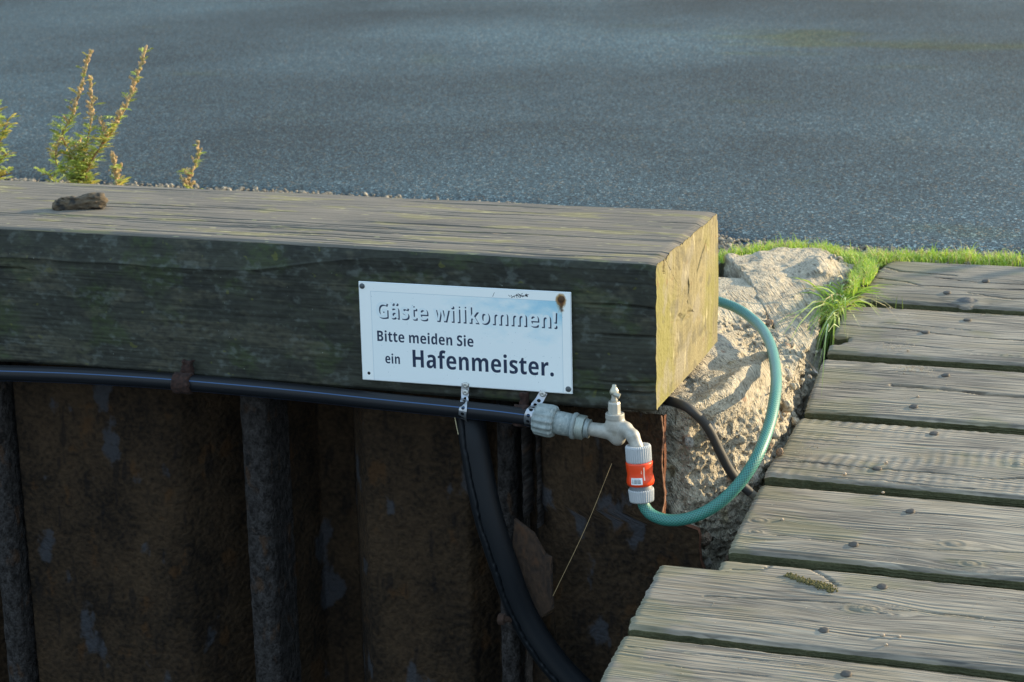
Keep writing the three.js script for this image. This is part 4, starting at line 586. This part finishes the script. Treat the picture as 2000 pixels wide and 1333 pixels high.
  const gm = phys({ color: 0xffffff, roughness: .8, transmission: .45, thickness: 0, side: THREE.DoubleSide });
  const r = rng(21), spots = [];
  const strip = (pts, n, wid, hmin, hmax) => { for (let k = 0; k < n; k++) { const f = r() * (pts.length - 1), i = Math.floor(f), t = f - i, a = pts[i], b = pts[i + 1], px = a[0] + (b[0] - a[0]) * t, py = a[1] + (b[1] - a[1]) * t, p = on(px, py, 'y', a[2] ?? 0); const cl = fbm2(px * .03, 3, 3); if (r() > .75 + cl) continue; spots.push([p.x + (r() - .5) * wid * .5, (a[2] ?? 0) - .012, p.z + (r() + r() - 1) * wid, hmin + (hmax - hmin) * r() * r() * (1 + cl)]); } };
  strip([[1404, 497], [1440, 492], [1480, 484], [1530, 478], [1580, 480], [1620, 485], [1660, 494], [1700, 508]], 2600, .05, .018, .06);
  strip([[1650, 498], [1685, 512], [1700, 525], [1690, 540]], 1500, .05, .025, .07);
  strip([[1690, 505], [1740, 502], [1800, 498], [1880, 500], [1960, 505], [2080, 510]], 4200, .045, .02, .065);
  strip([[1668, 530], [1672, 548], [1664, 562]], 500, .03, .025, .06);
  const im = new THREE.InstancedMesh(bladeGeo(1, .35), gm, spots.length), mtx = new THREE.Matrix4(), cc = new THREE.Color(); im.name = 'grass'; im.userData.kind = 'stuff'; im.userData.label = 'short green grass along the edge of the asphalt'; im.userData.category = 'grass';
  spots.forEach((s, i) => { mtx.compose(new THREE.Vector3(s[0], s[1], s[2]), new THREE.Quaternion().setFromEuler(new THREE.Euler((r() - .5) * .5, r() * 6.28, (r() - .5) * .5)), new THREE.Vector3(1, s[3], s[3])); im.setMatrixAt(i, mtx); const q = r(); cc.setRGB(...(q > .86 ? [.55, .46, .18] : q > .45 ? [.50, .62, .07] : [.32, .50, .05])); im.setColorAt(i, cc); }); scene.add(im);
  { const gr = rng(61), gs = []; for (let k = 0; k < 5200; k++) { const x = -3.4 + 4.3 * gr(), z = edgeZ(x) + .03 + .13 * (gr() * gr()) * (x < -.3 ? 2.2 : 1) - .06 * gr(); if (x > -.25 && z > -1.19) continue; gs.push([x, z, .0015 + .006 * gr() * gr()]); }
    const gi = new THREE.InstancedMesh(new THREE.IcosahedronGeometry(1, 0), std({ color: 0xffffff, roughness: .9 }), gs.length), mm = new THREE.Matrix4(), c3 = new THREE.Color(); gi.name = 'gravel'; gi.userData = { kind: 'stuff', label: 'sandy gravel along the asphalt edge', category: 'gravel' };
    gs.forEach(([x, z, q], i) => { mm.compose(new THREE.Vector3(x, -.010 + q * .3, z), new THREE.Quaternion().setFromEuler(new THREE.Euler(gr() * 6, gr() * 6, gr() * 6)), new THREE.Vector3(q, q * .7, q * 1.2)); gi.setMatrixAt(i, mm); const v = .6 + .7 * gr(); c3.setRGB(.27 * v, .235 * v, .18 * v); gi.setColorAt(i, c3); }); scene.add(gi); }
  // long tuft hanging in the gap by the planks
  const lp = [], lc = [], li = [];
  for (let k = 0; k < 300; k++) { const b = on(1640 + 24 * (r() - .5) * 2, 575 + 50 * (r() - .3), 'y', -.03 - .03 * r()); const a = Math.PI * (.55 + .9 * (r() - .5) * 1.7) , len = .05 + .13 * r() * r(), d = new THREE.Vector3(Math.cos(a) * .8, .55 + .5 * r(), Math.sin(a) * .8).normalize(); const q = r(); b.x = Math.min(b.x, .140); leafQuad(lp, lc, li, b, d, len * 1.25, .0015, .35 + .75 * r(), q > .85 ? [.5, .42, .18] : q > .45 ? [.42, .56, .08] : [.22, .38, .04]); }
  for (let k = 0; k < 130; k++) { const b = on(1615 + 30 * r(), 585 + 40 * r(), 'y', -.04 - .02 * r()); b.x = Math.min(b.x, .138); const d = new THREE.Vector3((r() - .75) * .9, .35 + .5 * r(), .5 + .6 * r()).normalize(); leafQuad(lp, lc, li, b, d, .07 + .10 * r(), .0011, .9 + .7 * r(), r() > .5 ? [.38, .5, .07] : [.2, .34, .04]); }
  for (const [x0, y0, x1, y1] of [[1640, 600, 1530, 655], [1650, 590, 1515, 640], [1630, 610, 1500, 625], [1640, 620, 1585, 690], [1640, 640, 1590, 720], [1620, 640, 1605, 740], [1650, 610, 1600, 640], [1655, 600, 1560, 600], [1600, 560, 1660, 640]]) { const b = on(x0, y0, 'y', -.05), e = on(x1, y1, 'y', -.03), d = e.clone().sub(b); const L = d.length(); d.normalize(); d.y += .4; leafQuad(lp, lc, li, b, d.normalize(), L * 1.05, .0013, .45, [.28, .40, .08]); }
  const tf = thing('grass_tuft', 'long thin grass tuft growing in the gap beside the planks', 'grass'); const tm = mesh('blades', geoFrom(lp, li, null, lc), phys({ color: 0xffffff, vertexColors: true, roughness: .8, transmission: .45, thickness: 0, side: THREE.DoubleSide }), tf); tm.userData.kind = 'stuff';
  const tp = [], tc = [], ti = []; for (const [x, y] of [[1703, 590], [1712, 588], [1748, 596], [1765, 597], [1655, 655]]) { const b = onRamp(x, y + 4), p = new THREE.Vector3(b[0], RB * (b[1] * Math.cos(RTH)) - .02, RZ0 + b[1] * Math.cos(RTH)); leafQuad(tp, tc, ti, p, new THREE.Vector3(.1 * Math.sin(x), 1, .1).normalize(), .05, .0009, .1, [.14, .2, .04]); }
  const t2 = thing('grass_sprouts', 'few single grass blades poking up between the top planks', 'grass'); mesh('blades', geoFrom(tp, ti, null, tc), tm.material, t2).userData.kind = 'stuff';
}

// ---------------------------------------------------------------- small things
{
  const c = on(152, 408, 'y', BH); const lump = sdfGeo((x, y, z) => { const u = x - c.x, w = z - c.z, v = y - BH; let d = capsule(u, v, w, [-.030, .006, .010], [.034, .012, -.012], .013, .0145); d = smin(d, capsule(u, v, w, [.02, .014, -.010], [.036, .014, -.014], .011, .009), .01); d = Math.max(d, -(v + .003)); const gr = .007 * fbm3(u * 60 + v * 30, v * 150, w * 90, 3) + .003 * fbm3(u * 160, v * 160, w * 160, 2); return d + gr; }, [c.x - .06, BH - .008, c.z - .05], [c.x + .065, BH + .045, c.z + .05], .0017, (x, y, z) => { const n = fbm3(x * 70, y * 180, z * 90, 3), f = .8 + .9 * n; return mixc([.105 * f, .078 * f, .048 * f], [.020, .018, .015], sm(.02, .3, fbm3(x * 60 + 3, y * 60, z * 60, 3))); });
  tag(mesh('bark_piece', lump, std({ vertexColors: true, roughness: .95 })), 'dark brown crusty lump of bark lying on the beam top', 'bark');
  // loose straw thread caught on the bracket, straw stub
  const a = on(1195, 906, 'z', .02), b = on(1080, 1165, 'z', .034), m = a.clone().lerp(b, .45).add(new THREE.Vector3(.002, -.004, 0));
  tag(mesh('dry_thread', tubeGeo([a, m, b], .00042, 30, 5).geo, std({ color: rgb(.42, .29, .14), roughness: .7 })), 'thin dry thread stretched from the tap down to the rusty bracket', 'thread');
  tag(mesh('straw_stub', tubeGeo([on(888, 815, 'z', .036), on(891, 830, 'z', .038), on(895, 849, 'z', .038)], .0008, 8, 5).geo, std({ color: rgb(.40, .34, .2) })), 'short straw stub hanging below the pipe strap', 'straw');
  // hanging rust-coloured root along the plate edge
  tag(mesh('dry_root', tubeGeo([on(1292, 812, 'z', -.02), on(1296, 850, 'z', -.018), on(1293, 900, 'z', -.02), on(1296, 940, 'z', -.018), on(1299, 972, 'z', -.014), on(1294, 1002, 'z', .0)], .0012, 40, 5, (s) => 1 + .5 * Math.sin(s * 60)).geo, std({ color: rgb(.28, .14, .075), roughness: .9 })), 'thin brown dry root hanging at the cut edge of the piling', 'root');
  // pale film scrap in the gap
  const s = [[1569, 697], [1578, 708], [1586, 716], [1596, 731]].map((p, i) => on(p[0], p[1], 'y', -.055 - .012 * i)), pos = [], idx = []; s.forEach((p, i) => { pos.push(p.x - .004, p.y + .004, p.z, p.x + .006, p.y - .002, p.z + .003); if (i) { const k = i * 2; idx.push(k - 2, k - 1, k, k - 1, k + 1, k); } }); tag(mesh('film_scrap', geoFrom(pos, idx), phys({ color: rgb(.55, .58, .62), roughness: .5, side: THREE.DoubleSide })), 'pale strip of plastic film stuck between concrete and planks', 'scrap');
  // sand grains and pebbles on the planks
  const r = rng(91), g = new THREE.IcosahedronGeometry(1, 0), list = [];
  const spread = (px, py, sx, sy, n, r0, r1) => { for (let k = 0; k < n; k++) { const gx = (r() + r() + r() - 1.5) / 1.5, gy = (r() + r() + r() - 1.5) / 1.5; list.push([px + gx * sx, py + gy * sy, r0 + (r1 - r0) * r() * r()]); } };
  spread(1790, 720, 60, 22, 190, .0005, .0012); spread(1760, 625, 70, 20, 120, .0004, .0009); spread(1755, 680, 60, 22, 90, .0005, .0011); spread(1540, 870, 70, 45, 130, .0005, .0011); spread(1480, 980, 60, 60, 80, .0005, .0010); for (let k = 0; k < 420; k++) list.push([1250 + 750 * r(), 520 + 813 * r(), .0004 + .0006 * r() * r()]);
  const ok = list.map(([x, y, q]) => { const [X, S] = onRamp(x, y); return [X, S, q]; }).filter(([X, S]) => X > (S > 1.3 ? .06 : .17) && [[0, .227], [.26, .492], [.527, .753], [.785, 1.008], [1.043, 1.264], [1.33, 1.51], [1.532, 1.75]].some(([a, b]) => S > a + .012 && S < b - .012));
  const im = new THREE.InstancedMesh(g, std({ color: 0xffffff, roughness: .8 }), ok.length), mt = new THREE.Matrix4(), col = new THREE.Color(), e = new THREE.Euler(); im.name = 'sand_grains'; im.userData = { kind: 'stuff', label: 'scattered pale sand grains on the planks', category: 'sand' };
  ok.forEach(([X, S, q], i) => { const cs = Math.cos(RTH), sn = Math.sin(RTH), y = .0006 + q * .3; mt.compose(new THREE.Vector3(X, y * cs - S * sn, RZ0 + S * cs + y * sn), new THREE.Quaternion().setFromEuler(e.set(r() * 6, r() * 6, r() * 6)), new THREE.Vector3(q, q * .8, q * 1.1)); im.setMatrixAt(i, mt); const t = r(); col.setRGB(...(t > .8 ? [.55, .48, .36] : t > .3 ? [.42, .35, .24] : [.30, .22, .14])); im.setColorAt(i, col); }); scene.add(im);
  for (const [px, py, q] of [[1738, 603, .0022], [1793, 776, .0022], [1650, 928, .003], [1725, 1054 - 90, .0022], [1528, 1017, .0026], [1724, 1243, .0028], [1757, 1245, .002], [1731, 1261, .002], [1774, 686, .0022], [1731, 905, .0024]]) { const [X, S] = onRamp(px, py), gg = new THREE.IcosahedronGeometry(q, 1), ps = gg.attributes.position; for (let i = 0; i < ps.count; i++) { const f = 1 + .22 * n3(ps.getX(i) / q * 1.3 + px, ps.getY(i) / q * 1.3, ps.getZ(i) / q * 1.3); ps.setXYZ(i, ps.getX(i) * f * 1.2, ps.getY(i) * f * .8, ps.getZ(i) * f); } gg.computeVertexNormals(); const m = mesh('pebble', gg, std({ color: rgb(.40, .31, .22), roughness: .8 })); m.position.set(X, -S * Math.sin(RTH) + q * .6, RZ0 + S * Math.cos(RTH)); tag(m, 'tiny tan pebble lying loose on a gangway plank', 'pebble', 'loose pebbles on the gangway planks'); }
  // moss cushion in the split of the sixth plank
  const mg = [], mr = rng(15); for (let k = 0; k < 420; k++) { const t = mr(), px = 1538 + 90 * t + 10 * (mr() + mr() - 1), py = 1124 + 29 * Math.pow(t, .9) + (mr() + mr() - 1) * (4 + 5 * t), [X, S] = onRamp(px, py), q = .0008 + .0014 * mr(), y = .0005 + .002 * mr() * sm(0, .6, t); const b = blobG2(q, mr); b.translate(X, y * 1 - S * Math.sin(RTH), RZ0 + S * Math.cos(RTH)); mg.push(b); }
  const mo = mesh('moss', mergeGeometries(mg), std({ color: rgb(.115, .098, .034), roughness: 1 })); mo.userData = { kind: 'stuff', label: 'olive green moss in the split of a plank', category: 'moss' };
  // stakes added outside the view to cast the shadow streaks across the top plank
  const stakeM = std({ color: rgb(.3, .28, .25), roughness: .7 });
  for (const [px, py, h] of [[1788, 537, .42], [1898, 545, .46]]) { const [X, S] = onRamp(px, py), y = -S * Math.sin(RTH), P = new THREE.Vector3(X, y, RZ0 + S * Math.cos(RTH)), t = (h - y) / SUN.y, top = P.clone().addScaledVector(SUN, t); const st = thing('shadow_stake', 'slim stake added out of view to cast a shadow on the top plank', 'stake', [top.x, 0, top.z], 'added shadow-casting stakes on the asphalt'); const g1 = new THREE.CylinderGeometry(.011, .013, h, 12); g1.translate(0, h / 2 - .01, 0); mesh('post', g1, stakeM, st); const g2 = new THREE.SphereGeometry(.016, 14, 10); g2.translate(0, h - .012, 0); mesh('post_cap', g2, stakeM, st); }
}
function blobG2(q, r) { const g = new THREE.IcosahedronGeometry(q, 0); g.scale(1, .8 + .6 * r(), 1); g.rotateY(r() * 6); return g; }
scene.traverse(o => { if (o.isMesh) { o.castShadow = true; o.receiveShadow = true; } });
renderer.render(scene, camera);
